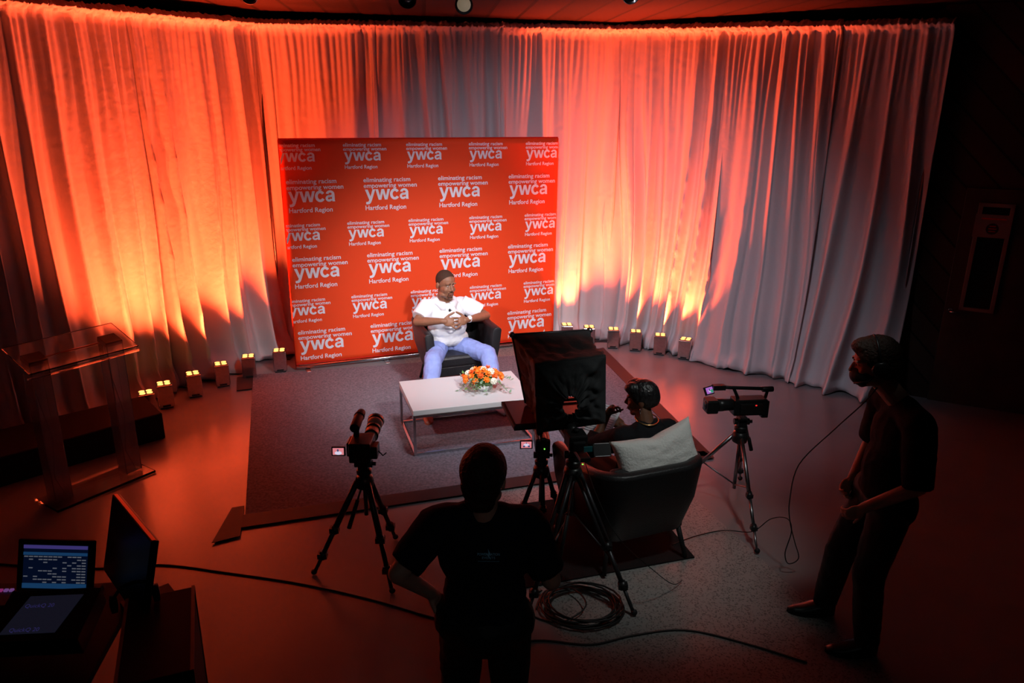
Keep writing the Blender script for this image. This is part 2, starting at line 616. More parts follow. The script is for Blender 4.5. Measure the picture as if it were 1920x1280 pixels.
MB().box((0.687, -0.066, 1.8), (0.295, 0.003, 0.215)).build('sheet', m_dframe, nt_)
mk = MB().cyl((0.69, -0.0685, 1.775), (0.69, -0.0675, 1.775), 0.052, n=28)
mk.build('round_mark', m_tape, nt_)
mk2 = MB()
for k, wd in enumerate((0.05, 0.065, 0.055)):
    mk2.box((0.69, -0.0695, 1.80 - k * 0.024), (wd, 0.001, 0.009))
mk2.box((0.69, -0.0685, 1.868), (0.2, 0.001, 0.012))
mk2.build('mark_lines', m_redd, nt_)

# ------------------------------------------------------------------ pipe and drape
PATH = [V((-5.25, 4.52, 3.53)), V((-2.74, 8.5, 3.62)), V((1.19, 9.32, 3.68)), V((3.94, 7.27, 3.57))]


def sst(a, b, x):
    x = min(1, max(0, (x - a) / (b - a)))
    return x * x * (3 - 2 * x)


def drape(a, b, t0, t1, label, seed, extra=0.0):
    A, B = PATH[a], PATH[b]
    d = B - A
    P0, P1 = A + d * (t0 - .008), A + d * (t1 + .008)
    L = (P1 - P0).length
    tx = (P1 - P0).normalized()
    nrm = V((tx.y, -tx.x, 0)).normalized()
    root = thing('drape', label, 'curtain', (P0.x, P0.y, 0), 0, 'white drapes hung around the stage')
    NU = int(L / 0.013)
    NV = 104
    VT = [0.0014 * k for k in range(18)] + [0.0014 * 18 + (1 - 0.0014 * 18) * ((k / 86) ** 1.0) for k in range(87)]
    vs, fs = [], []
    for j in range(NV + 1):
        q = j / NV
        v = VT[j]
        for i in range(NU + 1):
            u = L * i / NU
            U = u + seed * 7.3
            edge = min(u, L - u)
            top = P0.z + (P1.z - P0.z) * i / NU
            hz = top + 0.045
            z = hz - v * (hz - 0.012)
            depth = top - z
            wu = U + 0.16 * noise.noise(V((U * 1.1, v * 1.3, seed))) * (0.2 + v) + 0.02 * noise.noise(V((U * 6, v * 2, 4)))
            ph = 2 * math.pi * (wu / 0.27 + 1.3 * noise.noise(V((wu * 1.2, v * 0.25, 9.1 + seed))))
            f1 = math.sin(ph)
            f2 = math.sin(2.1 * ph + 1.7 + 2 * noise.noise(V((wu * 2, v * 0.6, 3))))
            ridge = 1 - 2 * abs(math.sin(ph / 2 + 0.3)) ** 0.75
            kx = sst(-0.3, 0.35, noise.noise(V((U * 1.4, 3.3, seed))))
            base = (0.72 * f1 + 0.3 * f2) * (1 - kx) + (ridge * 0.95 + 0.2 * f2) * kx
            big = noise.noise(V((U * 0.9, v * 0.7, 21)))
            amp = (0.042 + 0.070 * sst(0.02, 0.75, v)) * (0.75 + 0.9 * noise.noise(V((U * 1.7, v * 0.8, 2))))
            hf = 1 - sst(0.05, 1.3, depth)
            dd = amp * base + 0.012 * hf * math.sin(2 * math.pi * (wu / 0.068 + 0.6 * noise.noise(V((U * 5, v * 3, 1)))))
            dd += 0.05 * big * v
            if depth < 0.06:     # ruffled pocket round the pipe
                k = 1 - abs(depth - 0.005) / 0.055
                dd += 0.085 * max(0, k) + 0.04 * noise.noise(V((U * 38, depth * 30, 3)))
                z += 0.02 * noise.noise(V((U * 46, depth * 12, 8)))
            # wide soft outward flare near the floor, then a crumpled hem
            low = sst(0.55, 1.0, v)
            dd += (0.08 + extra) * low * low
            hem = sst(0.93, 1.0, v)
            dd += 0.15 * hem * (0.6 + 1.0 * noise.noise(V((U * 2.2, v * 9, 5)))) + 0.04 * hem * noise.noise(V((U * 11, v * 40, 6)))
            z += hem * 0.06 * max(0, noise.noise(V((U * 5, v * 26, 7))))
            tang = 0.022 * math.cos(ph) * sst(0.0, 0.4, v)
            tang *= sst(0, 0.12, edge)
            p = tx * (L * i / NU + tang) + nrm * (dd + 0.045)
            vs.append((p.x, p.y, max(z, 0.008)))
    for j in range(NV):
        for i in range(NU):
            k = j * (NU + 1) + i
            fs.append((k, k + 1, k + NU + 2, k + NU + 1))
    mb = MB()
    mb.add(vs, fs, True)
    mb.build('drape_cloth', m_drape, root, fix=False, solid=0.003)
    return root


drape(0, 1, 0.0, 0.36, 'white drape at the far left edge behind the acrylic podium, in dim purple shadow', 1)
drape(0, 1, 0.36, 0.68, 'white drape lit fiery orange above the black riser, left of the stage', 2)
drape(0, 1, 0.68, 1.0, 'white drape lit yellow orange just left of the red banner', 3)
drape(1, 2, 0.0, 0.3, 'dim drape with red streaks behind the left end of the banner', 4)
drape(1, 2, 0.3, 0.66, 'grey purple drape behind the middle of the banner', 5)
drape(1, 2, 0.66, 1.0, 'bright orange drape behind the right end of the banner', 6)
drape(2, 3, 0.0, 0.4, 'bright orange drape behind the right row of uplights', 7, 0.03)
drape(2, 3, 0.4, 0.72, 'grey pink drape right of the uplights, behind the camcorder', 8, 0.12)
drape(2, 3, 0.72, 1.0, 'dim red streaked drape at the right end beside the dark wall', 9, 0.12)
SEGL = ['pipe over the left run of drapes', 'pipe over the drapes behind the banner', 'pipe over the right run of drapes']
for k in range(3):
    p, q = PATH[k], PATH[k + 1]
    o = MB().cyl((0, 0, 0), q - p, 0.022, n=12).build('curtain_pipe', m_alu)
    o.location = p
    tag(o, 'horizontal metal ' + SEGL[k], 'pipe')
for k, lab in ((1, 'upright pole where left and middle drape runs meet'), (2, 'upright pole where middle and right drape runs meet'), (3, 'upright pole at the right end of the drapes')):
    p = PATH[k]
    nn = V((0.35, -0.93, 0)) if k < 3 else V((-0.5, -0.8, 0))
    o = thing('curtain_upright', lab, 'pole', (p.x, p.y, 0) if k != 3 else (p.x - 0.02, p.y + 0.02, 0))
    MB().cyl((0, 0, 0.01), (0, 0, p.z + 0.05), 0.024, n=12).build('pole', m_alu, o)
    MB().box((-0.02, -0.16, 0.006), (0.4, 0.4, 0.01)).build('base_plate', m_dgrey, o)

# ------------------------------------------------------------------ banner
BW, BH = 3.106, 2.4
ban = thing('banner', 'large orange red step and repeat banner behind the seated man', 'banner', (-2.377, 7.772, 0.0), 0.376)
Z0 = 0.076
nx_, nz_ = 60, 40
vs, fs = [], []
for j in range(nz_ + 1):
    for i in range(nx_ + 1):
        u, v_ = BW * i / nx_, BH * j / nz_
        vs.append((u, 0.002 * math.sin(u * 3) * math.sin(v_ * 2.2), Z0 + v_))
for j in range(nz_):
    for i in range(nx_):
        k = j * (nx_ + 1) + i
        fs.append((k, k + 1, k + nx_ + 2, k + nx_ + 1))
MB().add(vs, fs, True).build('fabric', m_red, ban, fix=False, solid=0.004)
fm = MB()
for x in (0.012, BW - 0.012):
    fm.cyl((x, 0.03, 0.02), (x, 0.03, Z0 + BH), 0.018)
fm.cyl((0, 0.03, Z0 + BH - 0.004), (BW, 0.03, Z0 + BH - 0.004), 0.018)
fm.build('frame', m_redd, ban)
MB().cyl((0.0, 0.03, 0.035), (BW, 0.03, 0.035), 0.022).build('base_bar', m_chrome, ban)
for x in (0.12, 1.0, BW - 1.0, BW - 0.12):
    MB().box((x, 0.0, 0.008), (0.05, 0.2, 0.014)).build('foot', m_chrome, ban, 0.003)
MB().box((BW / 2, -0.004, Z0 + 0.008), (BW, 0.004, 0.018)).build('hem', m_redd, ban)

elim = text_geo('eliminating racism', 1, 0.016)
empo = text_geo('empowering women', 1, 0.016)


def word_geo():
    vs, fs = [], []

    def poly(pts, x0):
        o = len(vs)
        vs.extend(V((p[0] + x0, p[1], 0)) for p in pts)
        fs.append(tuple(range(o, o + len(pts))))

    def arc(cx, cy, ro, ri, a0, a1, x0, n=26):
        for k in range(n):
            a, b_ = R(a0 + (a1 - a0) * k / n), R(a0 + (a1 - a0) * (k + 1) / n)
            poly([(cx + ro[0] * math.cos(a), cy + ro[1] * math.sin(a)), (cx + ro[0] * math.cos(b_), cy + ro[1] * math.sin(b_)),
                  (cx + ri[0] * math.cos(b_), cy + ri[1] * math.sin(b_)), (cx + ri[0] * math.cos(a), cy + ri[1] * math.sin(a))], x0)
    for q in ([(0, 1), (.29, 1), (.54, .33), (.39, .03)], [(.39, .03), (.54, .33), (.77, 1), (1.05, 1), (.66, -.06), (.38, -.02)],
              [(.38, -.02), (.66, -.06), (.55, -.27), (.32, -.13)], [(.32, -.13), (.55, -.27), (.40, -.38), (.20, -.41), (.20, -.17)], [(.20, -.17), (.20, -.41), (.07, -.39), (.07, -.16)]):
        poly(q, 0)
    for q in ([(0, 1), (.28, 1), (.45, .36), (.58, 0), (.30, 0)], [(.45, .36), (.62, 1), (.755, .63), (.58, 0)], [(.62, 1), (.90, 1), (.93, 0), (.755, .63)][:0] or [(.62, 1), (.90, 1), (.755, .63)],
              [(.90, 1), (1.07, .36), (.93, 0), (.755, .63)], [(1.07, .36), (1.24, 1), (1.51, 1), (1.21, 0), (.93, 0)]):
        poly(q, 1.06)
    arc(.5, .5, (.5, .53), (.225, .29), 34, 326, 2.55, 36)
    arc(.47, .66, (.43, .37), (.165, .155), 0, 168, 3.56)
    poly([(.635, .66), (.90, .66), (.90, .12), (.94, 0), (.66, 0), (.635, .1)], 3.56)
    arc(.345, .285, (.345, .305), (.11, .10), 60, 345, 3.56, 30)
    poly([(.30, .62), (.30, .385), (.40, .375), (.52, .40), (.64, .44), (.64, .66), (.50, .60)], 3.56)
    return vs, fs


ywca = word_geo()
hart = text_geo('Hartford Region', 1, 0.016)


def ext(g):
    xs = [p.x for p in g[0]]
    return min(xs), max(xs)


def xh(g):
    return max(p.y for p in g[0])


EX = {id(g): ext(g) for g in (elim, empo, ywca, hart)}
HW = xh(ywca)
lb = bmesh.new()


def put(g, u, v, width, hscale):
    a, b = EX[id(g)]
    s = width / (b - a)
    vv = [lb.verts.new((u + (p.x - a) * s, -0.0035, v + p.y * hscale)) for p in g[0]]
    for f_ in g[1]:
        try:
            lb.faces.new([vv[i] for i in f_])
        except ValueError:
            pass


for row in range(6):
    if row % 2 == 0:
        vb = 2.328 - 0.812 * (row // 2)
        for u in (-0.045, 0.64, 1.31, 2.015, 2.695):
            put(elim, u, vb, 0.40, 0.052)
            put(empo, u, vb - 0.042, 0.455, 0.052)
            put(ywca, u + 0.008, vb - 0.145, 0.385, 0.088)
            put(hart, u + 0.008, vb - 0.226, 0.345, 0.053)
    else:
        vb = 1.960 - 0.808 * (row // 2)
        for u in (0.042, 0.835, 1.657, 2.49):
            put(elim, u, vb, 0.51, 0.066)
            put(empo, u, vb - 0.060, 0.58, 0.066)
            put(ywca, u + 0.012, vb - 0.190, 0.475, 0.112)
            put(hart, u + 0.010, vb - 0.295, 0.445, 0.068)
for pc, pn in (((0.004, 0, 0), (-1, 0, 0)), ((BW - 0.004, 0, 0), (1, 0, 0)), ((0, 0, 0.008), (0, 0, -1))):
    bmesh.ops.bisect_plane(lb, geom=lb.verts[:] + lb.edges[:] + lb.faces[:], plane_co=V(pc), plane_no=V(pn), clear_outer=True)
lme = bpy.data.meshes.new('printed_lettering')
lb.to_mesh(lme)
lb.free()
link('printed_lettering', lme, m_print, ban, loc=(0, -0.001, Z0))

# ------------------------------------------------------------------ uplights
def make_uplight():
    r = thing('uplight', '', 'stage light', group='metal floor uplights in front of the drapes')
    w_, h_ = 0.142, 0.225
    MB().box((0, 0, 0.012 + h_ / 2), (w_, w_, h_)).build('body', m_mirror, r, 0.008)
    MB().box((0, 0, h_ + 0.0135), (w_ - 0.016, w_ - 0.016, 0.006)).build('top_plate', m_blackp, r)
    for sx in (-1, 1):
        for sy in (-1, 1):
            MB().cyl((sx * 0.031, sy * 0.031, h_ + 0.012), (sx * 0.031, sy * 0.031, h_ + 0.020), 0.026, n=18).build('lens', m_lens, r)
    MB().box((0, 0, 0.006), (w_ * 0.8, w_ * 0.8, 0.012)).build('foot', m_blackp, r)
    MB().box((0, -w_ / 2 - 0.001, 0.03), (0.07, 0.003, 0.016)).build('vent_slot', m_blackp, r)
    return r


UPLAB = ['metal uplight mostly hidden behind the black riser', 'metal uplight at the corner of the black riser', 'metal uplight third from the riser end of the left row',
         'metal uplight in the left row, between the carpet corner and the riser side', 'metal uplight at the carpet corner in the left row', 'metal uplight nearest the left end of the red banner',
         'metal uplight nearest the right end of the red banner', 'second metal uplight to the right of the banner, partly behind the black hood',
         'third metal uplight to the right of the banner', 'fourth metal uplight to the right of the banner', 'fifth metal uplight to the right of the banner', 'rightmost metal uplight, last of the right row']
up0 = make_uplight()
for i, (x, y, a) in enumerate(UPL):
    if i == 0:
        up0.location = (x, y, 0)
        up0.rotation_euler = (0, 0, a)
        up0['label'] = UPLAB[0]
    else:
        dup(up0, (x, y, 0), a, UPLAB[i])

# ------------------------------------------------------------------ rugs, tape
def slab(name, pts, h, m, label, cat, z=0.0):
    o = MB().prism(pts, z, z + h).build(name, m)
    tag(o, label, cat)
    return o


slab('rug', [(-2.81, 7.62), (0.98, 8.62), (1.62, 5.76), (-1.88, 4.66)], 0.012, m_rug, 'large grey carpet under the seated man and coffee table', 'rug')
slab('black_mat', [(-0.16, 4.86), (0.98, 5.2), (1.22, 4.27), (0.0, 3.89)], 0.010, m_mat, 'black carpet mat under the interviewer chair and tripods', 'mat')
slab('carpet_tape', [(-1.98, 4.52), (-1.92, 4.72), (1.66, 5.85), (1.72, 5.72)], 0.004, m_tape, 'dark tape strip along the near edge of the grey carpet', 'tape', 0.012)
slab('carpet_tape', [(1.58, 5.75), (1.72, 5.75), (1.12, 8.7), (0.98, 8.62)], 0.004, m_tape, 'dark tape strip along the right edge of the grey carpet', 'tape', 0.012)
slab('carpet_tape', [(-2.95, 7.52), (-2.8, 7.58), (-2.68, 7.2), (-2.82, 7.14)], 0.004, m_tape, 'short dark tape piece at the back left carpet corner by the uplights', 'tape', 0.012)
slab('carpet_tape', [(-2.0, 4.36), (-1.84, 4.45), (-1.95, 4.85), (-2.03, 4.82)], 0.004, m_tape, 'short dark tape piece at the near left carpet corner', 'tape', 0.0125)

# ------------------------------------------------------------------ black riser and podium
ri = slab('stage_riser', [(-3.05, 6.02), (-3.40, 6.42), (-5.9, 4.05), (-5.3, 3.62)], 0.24, m_riser, 'low black riser platform on the floor behind the acrylic podium', 'platform')
md = ri.modifiers.new('b', 'BEVEL')
md.width = 0.008

pod = thing('podium', 'clear acrylic podium with tilted top standing left of the stage', 'podium', (-3.19, 5.15, 0), R(57))
MB().box((0, 0, 0.012), (0.76, 0.34, 0.02)).build('base', m_glass, pod, 0.004)
for sx in (-1, 1):
    pm = MB()
    x = sx * 0.27
    w2, th = 0.06, 0.008
    for (cx, cy, sx_, sy_) in ((x, -w2, 2 * w2, th), (x, w2, 2 * w2, th), (x - w2, 0, th, 2 * w2 - th), (x + w2, 0, th, 2 * w2 - th)):
        pm.box((cx, cy, 0.56), (sx_, sy_, 1.07))
    pm.build('post', m_glassp, pod)
    MB().box((x, 0.0, 1.105), (0.13, 0.12, 0.04), Euler((R(14), 0, 0)).to_matrix()).build('mounting_cap', m_blackp, pod, 0.004)
    MB().tube([(x - 0.03, 0.03, 1.09), (x - 0.015, 0.025, 0.8), (x + 0.02, 0.0, 0.5), (x - 0.02, -0.01, 0.2), (x + 0.03, -0.03, 0.03)], 0.0025, 5).build('cable', m_cable, pod)
MB().box((0, 0, 1.125), (0.78, 0.36, 0.012), Euler((R(20), 0, 0)).to_matrix()).build('top_panel', m_glass, pod, 0.002)
MB().box((0, -0.16, 1.03), (0.8, 0.03, 0.012)).build('book_ledge', m_glass, pod, 0.002)
MB().box((0, 0.0, 1.03), (0.42, 0.008, 0.13)).build('crossbar_panel', m_glass, pod)
MB().cyl((-0.2, 0.03, 1.095), (0.2, 0.03, 1.095), 0.006).build('crossbar', m_orim, pod)  # orange reflection painted into the bar colour

# ------------------------------------------------------------------ armchair
def armchair(label, loc, rz):
    r = thing('armchair', label, 'chair', loc, rz)
    path = []
    W2, Df, Db, rc = 0.325, -0.33, 0.30, 0.14
    n = 6
    path += [V((-W2, Df + (Db - rc - Df) * k / 5, 0)) for k in range(6)]
    for k in range(1, n):
        a = R(180 - 90 * k / n)
        path.append(V((-W2 + rc + rc * math.cos(a), Db - rc + rc * math.sin(a), 0)))
    path += [V((-W2 + rc + (2 * W2 - 2 * rc) * k / 5, Db, 0)) for k in range(6)]
    for k in range(1, n):
        a = R(90 - 90 * k / n)
        path.append(V((W2 - rc + rc * math.cos(a), Db - rc + rc * math.sin(a), 0)))
    path += [V((W2, Db - rc + (Df - Db + rc) * k / 5, 0)) for k in range(6)]
    rings = []
    for i, p in enumerate(path):
        d = (path[min(i + 1, len(path) - 1)] - path[max(i - 1, 0)]).normalized()
        out = V((-d.y, d.x, 0))
        if out.dot(V((p.x, p.y - 0.0, 0))) < 0:
            out = -out
        back = sst(-0.05, Db, p.y)
        top = 0.675 + 0.055 * back
        th = 0.045
        ring = []
        prof = [(-th, 0.22), (-th, top - 0.03), (-th * 0.7, top - 0.008), (0, top), (th * 0.7, top - 0.008), (th, top - 0.03), (th * 0.9, 0.45), (th * 0.2 - 0.02 * back, 0.22)]
        for (o_, z) in prof:
            flare = 0.02 + 0.05 * (z - 0.22) / 0.5
            ring.append(p + out * (o_ + flare - 0.03) + V((0, 0, z)))
        rings.append(ring)
    sh = MB().rings(rings).build('upholstered_shell', m_leather, r, 0.006)
    MB().box((0, -0.045, 0.27), (0.56, 0.6, 0.1)).build('seat_frame', m_leather, r, 0.01)
    MB().box((0, -0.06, 0.37), (0.555, 0.6, 0.12)).build('seat_cushion', m_leather, r, 0.03)
    MB().box((0, 0.225, 0.56), (0.52, 0.08, 0.28)).build('back_cushion', m_leather, r, 0.03)
    for sx in (-1, 1):
        for sy in (-1, 1):
            MB().cyl((sx * 0.26, -0.02 + sy * 0.25, 0.225), (sx * 0.3, -0.02 + sy * 0.31, 0.006), 0.018, 0.014, 10).build('leg', m_black, r)
    return r


armchair('black leather armchair the man in the white polo sits in', (-0.60, 7.42, 0.012), 0.376)
ch2 = armchair('black leather armchair of the interviewer, seen from behind at right', (0.77, 4.42, 0.010), R(201.5))

# ------------------------------------------------------------------ coffee table
tb = thing('coffee_table', 'low coffee table with white top and chrome box frame on carpet', 'table', (-0.81, 5.69, 0.012), R(17.5))
TW, TD, TH = 1.07, 0.72, 0.42
MB().box((TW / 2, TD / 2, TH - 0.032), (TW, TD, 0.045)).build('tabletop', m_ttop, tb, 0.003)
q = 0.022
for x in (q / 2, TW - q / 2):
    for y in (q / 2, TD - q / 2):
        MB().box((x, y, (TH - 0.055) / 2), (q, q, TH - 0.055)).build('leg', m_chrome, tb, 0.002)
for y in (q / 2, TD - q / 2):
    MB().box((TW / 2, y, q / 2), (TW - 2 * q, q, q)).build('floor_rail', m_chrome, tb, 0.002)
    MB().box((TW / 2, y, TH - 0.055 - q / 2), (TW - 2 * q, q, q)).build('top_rail', m_chrome, tb, 0.002)
for x in (q / 2, TW - q / 2):
    MB().box((x, TD / 2, q / 2), (q, TD - 2 * q, q)).build('floor_rail', m_chrome, tb, 0.002)
    MB().box((x, TD / 2, TH - 0.055 - q / 2), (q, TD - 2 * q, q)).build('top_rail', m_chrome, tb, 0.002)

# flowers
fa = thing('flower_arrangement', 'orange and white flowers with greenery on the white coffee table', 'flowers', (-0.25, 6.22, 0.423), 0)
MB().lathe([(0.05, 0), (0.07, 0.004), (0.085, 0.045), (0.075, 0.055), (0.06, 0.05), (0.04, 0.015)]).build('bowl', m_white, fa)


def bloom(mb, c, r, up, kind):
    x, y, d = basis(up)
    c = V(c)
    if kind == 0:       # daisy / lily like
        for ringk, (nn, ln, tilt) in enumerate(((8, 1.0, 0.35), (6, 0.65, 0.9))):
            for k in range(nn):
                a = 2 * math.pi * (k + 0.5 * ringk) / nn + random.random() * 0.3
                o_ = x * math.cos(a) + y * math.sin(a)
                tn = (-x * math.sin(a) + y * math.cos(a))
                tip = c + o_ * r * ln + d * r * tilt
                mid = c + o_ * r * ln * 0.55 + d * r * tilt * 0.65
                wd = r * 0.26
                mb.add([c, mid + tn * wd, tip, mid - tn * wd], [(0, 1, 2, 3)])
        mb.ell(c + d * r * 0.2, r * 0.2, n=8, m=5)
    else:               # full rose / hydrangea like
        for k in range(26):
            t = math.acos(1 - 1.25 * (k + 0.5) / 26)
            a = k * 2.4
            o_ = (x * math.cos(a) + y * math.sin(a)) * math.sin(t) + d * math.cos(t)
            p = c + o_ * r * 0.75
            x2, y2, d2 = basis(o_)
            s_ = r * 0.36
            mb.add([p + x2 * s_ * 0.3, p + (x2 + y2) * s_ * 0.7 + d2 * s_ * 0.5, p + y2 * s_ * 1.1 + d2 * s_ * .2, p + (-x2 + y2) * s_ * 0.6 + d2 * s_ * 0.5, p - x2 * s_ * 0.6, p - (x2 + y2) * s_ * .6 + d2 * s_ * .4, p - y2 * s_ + d2 * s_ * .3, p + (x2 - y2) * s_ * .6 + d2 * s_ * .4],
                   [(0, 1, 2, 3, 4, 5, 6, 7)])
        mb.ell(c, r * 0.74, n=10, m=7)


def leafy(n, spread, m, name, lo, hi):
    for _ in range(n):
        a = random.random() * 2 * math.pi
        L = spread * (0.65 + 0.45 * random.random())
        el = random.uniform(lo, hi)
        tip = V((math.cos(a) * L * 1.22, math.sin(a) * L * 0.9, 0.07 + el))
        base = V((math.cos(a) * 0.04, math.sin(a) * 0.03, 0.07))
        mid = (base + tip) / 2 + V((0, 0, 0.05))
        pts = [base, base.lerp(mid, 0.6), mid, mid.lerp(tip, 0.5), tip]
        mb = MB().tube(pts, 0.0015, 5)
        for k in range(9):
            t_ = 0.25 + 0.75 * k / 8
            p = pts[int(min(3, t_ * 4))].lerp(pts[int(min(3, t_ * 4)) + 1], t_ * 4 - int(min(3, t_ * 4)))
            dd = V((random.uniform(-1, 1), random.uniform(-1, 1), random.uniform(-0.3, 0.8))).normalized()
            x, y, d = basis(dd)
            s_ = random.uniform(0.014, 0.026)
            mb.add([p, p + d * s_ * 0.7 + x * s_ * 0.5, p + d * s_ * 1.7, p + d * s_ * 0.7 - x * s_ * 0.5], [(0, 1, 2, 3)])
        for v_ in range(len(mb.v)):
            p = mb.v[v_]
            if p[2] < 0.003:
                mb.v[v_] = (p[0], p[1], 0.003)
        mb.build(name, m, fa, fix=False)


leafy(18, 0.17, m_leaf, 'leaf_sprig', -0.04, 0.06)
leafy(18, 0.22, m_leaf2, 'leaf_sprig', -0.06, 0.05)
FL = []
for k in range(34):
    t_ = k / 34
    a = k * 2.399
    rr = 0.175 * math.sqrt(t_)
    x, y = rr * math.cos(a) * 1.08, rr * math.sin(a) * 0.72
    h = 0.175 - 2.6 * rr * rr + random.uniform(-0.008, 0.014)
    FL.append((x, y, h))
for k, (x, y, h) in enumerate(FL):
    up_ = V((x * 2.2, y * 2.2 - 0.04, 0.3))
    mb = MB()
    if k in (0, 5, 9, 17, 22, 27, 31):
        bloom(mb, (x, y, h), 0.034 if k != 5 else 0.044, up_, 1)
        mb.build('cream_flower', m_wfl, fa, fix=False)
    elif k % 4 == 1:
        bloom(mb, (x, y, h), 0.03, up_, 1)
        mb.build('orange_rose', m_org, fa, fix=False)
    else:
        bloom(mb, (x, y, h), 0.036, up_, 0)
        mb.build('orange_lily', m_org if k % 3 else m_org2, fa, fix=False)
MB().ell((0, 0, 0.085), (0.12, 0.09, 0.055)).build('foliage_cushion', m_leaf, fa)

# ------------------------------------------------------------------ people
def headparts(mb, c, rot, s=1.0, male=True):
    def P(x, y, z):
        return V(c) + rot @ (V((x, y, z)) * s)

    def E(x, y, z, rx, ry, rz, tilt=None):
        r_ = rot if tilt is None else rot @ tilt
        mb.ell(P(x, y, z), (rx * s, ry * s, rz * s), r_, 20, 12)
    E(0, 0.012, 0.035, 0.076, 0.096, 0.086)
    E(0, -0.022, -0.03, 0.063, 0.070, 0.078)
    E(0, -0.03, -0.07, 0.05, 0.055, 0.045)
    E(0, -0.06, -0.098, 0.026, 0.024, 0.020)
    for k in (-1, 1):
        E(k * 0.036, -0.058, -0.03, 0.024, 0.026, 0.026)      # cheek
        E(k * 0.046, -0.02, -0.078, 0.02, 0.04, 0.022)         # jaw
        E(k * 0.028, -0.078, 0.028, 0.026, 0.014, 0.0085)      # brow
        E(k * 0.079, 0.012, -0.008, 0.010, 0.020, 0.030)       # ear
        E(k * 0.011, -0.093, -0.030, 0.010, 0.012, 0.009)      # nostril
    mb.cap(P(0, -0.084, 0.015), P(0, -0.106, -0.022), 0.0085 * s, 0.0125 * s)
    E(0, -0.088, -0.054, 0.024, 0.012, 0.007)
    E(0, -0.086, -0.068, 0.022, 0.013, 0.008)


def face_extras(parent, c, rot, s, skin_lip):
    def P(x, y, z):
        return V(c) + rot @ (V((x, y, z)) * s)
    for k in (-1, 1):
        e = MB().ell(P(k * 0.029, -0.0765, 0.008), (0.0105 * s, 0.005 * s, 0.0034 * s), rot, 12, 8).build('eye', m_eye, parent)
        MB().ell(P(k * 0.029 - 0.001, -0.0825, 0.008), (0.005 * s, 0.003 * s, 0.0036 * s), rot, 10, 6).build('iris', m_pupil, e)
        MB().cap(P(k * 0.014, -0.0895, 0.0305), P(k * 0.044, -0.0805, 0.031), 0.0034 * s, 0.0022 * s).build('eyebrow', m_hair, parent)
    MB().cap(P(-0.018, -0.099, -0.0605), P(0.018, -0.099, -0.0605), 0.0032 * s, 0.0032 * s).build('mouth', skin_lip, parent)


def hand(mb, wrist, direc, palm, side, curl=(20, 25, 20), spread=5, s=1.0, thumb=(0.55, 0.5, 0.3), fans=None):
    """palm + four unequal bent fingers + thumb; palm = unit vector out of the palm, side=+1 thumb towards cross(direc,palm)"""
    w_ = V(wrist)
    d = V(direc).normalized()
    p = V(palm)
    p = (p - d * p.dot(d)).normalized()
    x = d.cross(p).normalized() * side        # towards the thumb
    rot = Matrix((x, d, p)).transposed()
    mb.cap(w_, w_ + d * 0.03 * s, 0.026 * s, 0.026 * s)
    mb.ell(w_ + d * 0.055 * s, (0.042 * s, 0.052 * s, 0.0165 * s), rot, 16, 10)
    for k, (ox, ln) in enumerate(((0.030, 0.070), (0.0105, 0.079), (-0.0105, 0.074), (-0.030, 0.058))):
        base = w_ + d * (0.092 - 0.004 * abs(k - 1)) * s + x * ox * s
        ang = R(spread * (1.2 - k)) * 1.0
        dd = (d * math.cos(ang) + x * math.sin(ang)).normalized()
        axis_p = p
        cur = 0
        pt = base - dd * 0.012 * s
        rad = 0.0088 * s
        for seg, frac in enumerate((0.47, 0.30, 0.23)):
            cur += R(curl[seg])
            di = dd * math.cos(cur) + axis_p * math.sin(cur)
            nx2 = pt + di * (ln * frac + (0.012 if seg == 0 else 0)) * s
            mb.cap(pt, nx2, rad, rad * 0.9)
            pt = nx2
            rad *= 0.9
    b = w_ + d * 0.028 * s + x * 0.026 * s
    td = (x * thumb[0] + d * thumb[1] + p * thumb[2]).normalized()
    m1 = b + td * 0.042 * s
    td2 = (td + d * 0.45 + p * 0.15).normalized()
    m2 = m1 + td2 * 0.03 * s
    mb.cap(b, m1, 0.0135 * s, 0.0105 * s)
    mb.cap(m1, m2, 0.0105 * s, 0.0095 * s)
    mb.cap(m2, m2 + td2 * 0.02 * s, 0.0095 * s, 0.0080 * s)


def shoe(name, parent, heel, toe, m, sole, s=1.0):
    h, t_ = V(heel), V(toe)
    d = (t_ - h)
    d.z = 0
    L = d.length
    d.normalize()
    sd = V((-d.y, d.x, 0))
    rings = []
    for k in range(9):
        f_ = k / 8
        wd = (0.036 + 0.016 * math.sin(math.pi * min(1, f_ * 1.15) ** 0.9)) * s
        if k in (0, 8):
            wd *= 0.62
        ht = (0.095 - 0.055 * sst(0.25, 0.85, f_)) * s
        if k == 8:
            ht *= 0.7
        c_ = h + d * L * f_
        ring = []
        for a in range(12):
            an = 2 * math.pi * a / 12
            zz = math.sin(an)
            ring.append(c_ + sd * wd * math.cos(an) + V((0, 0, ht * 0.5 + ht * 0.5 * zz * (0.96))))
        rings.append(ring)
    o = MB().rings(rings).build(name, m, parent)
    sr = []
    for z in (0.0, 0.018 * s):
        ring = []
        for k in range(20):
            a = 2 * math.pi * k / 20
            ff = 0.5 + 0.53 * math.cos(a)
            ring.append(h + d * L * ff + sd * 0.052 * s * math.sin(a) * (0.85 + 0.2 * math.cos(a - 0.6)) + V((0, 0, z - 0.002)))
        sr.append(ring)
    MB().rings(sr, smooth=False).build('sole', sole, o)
    return o


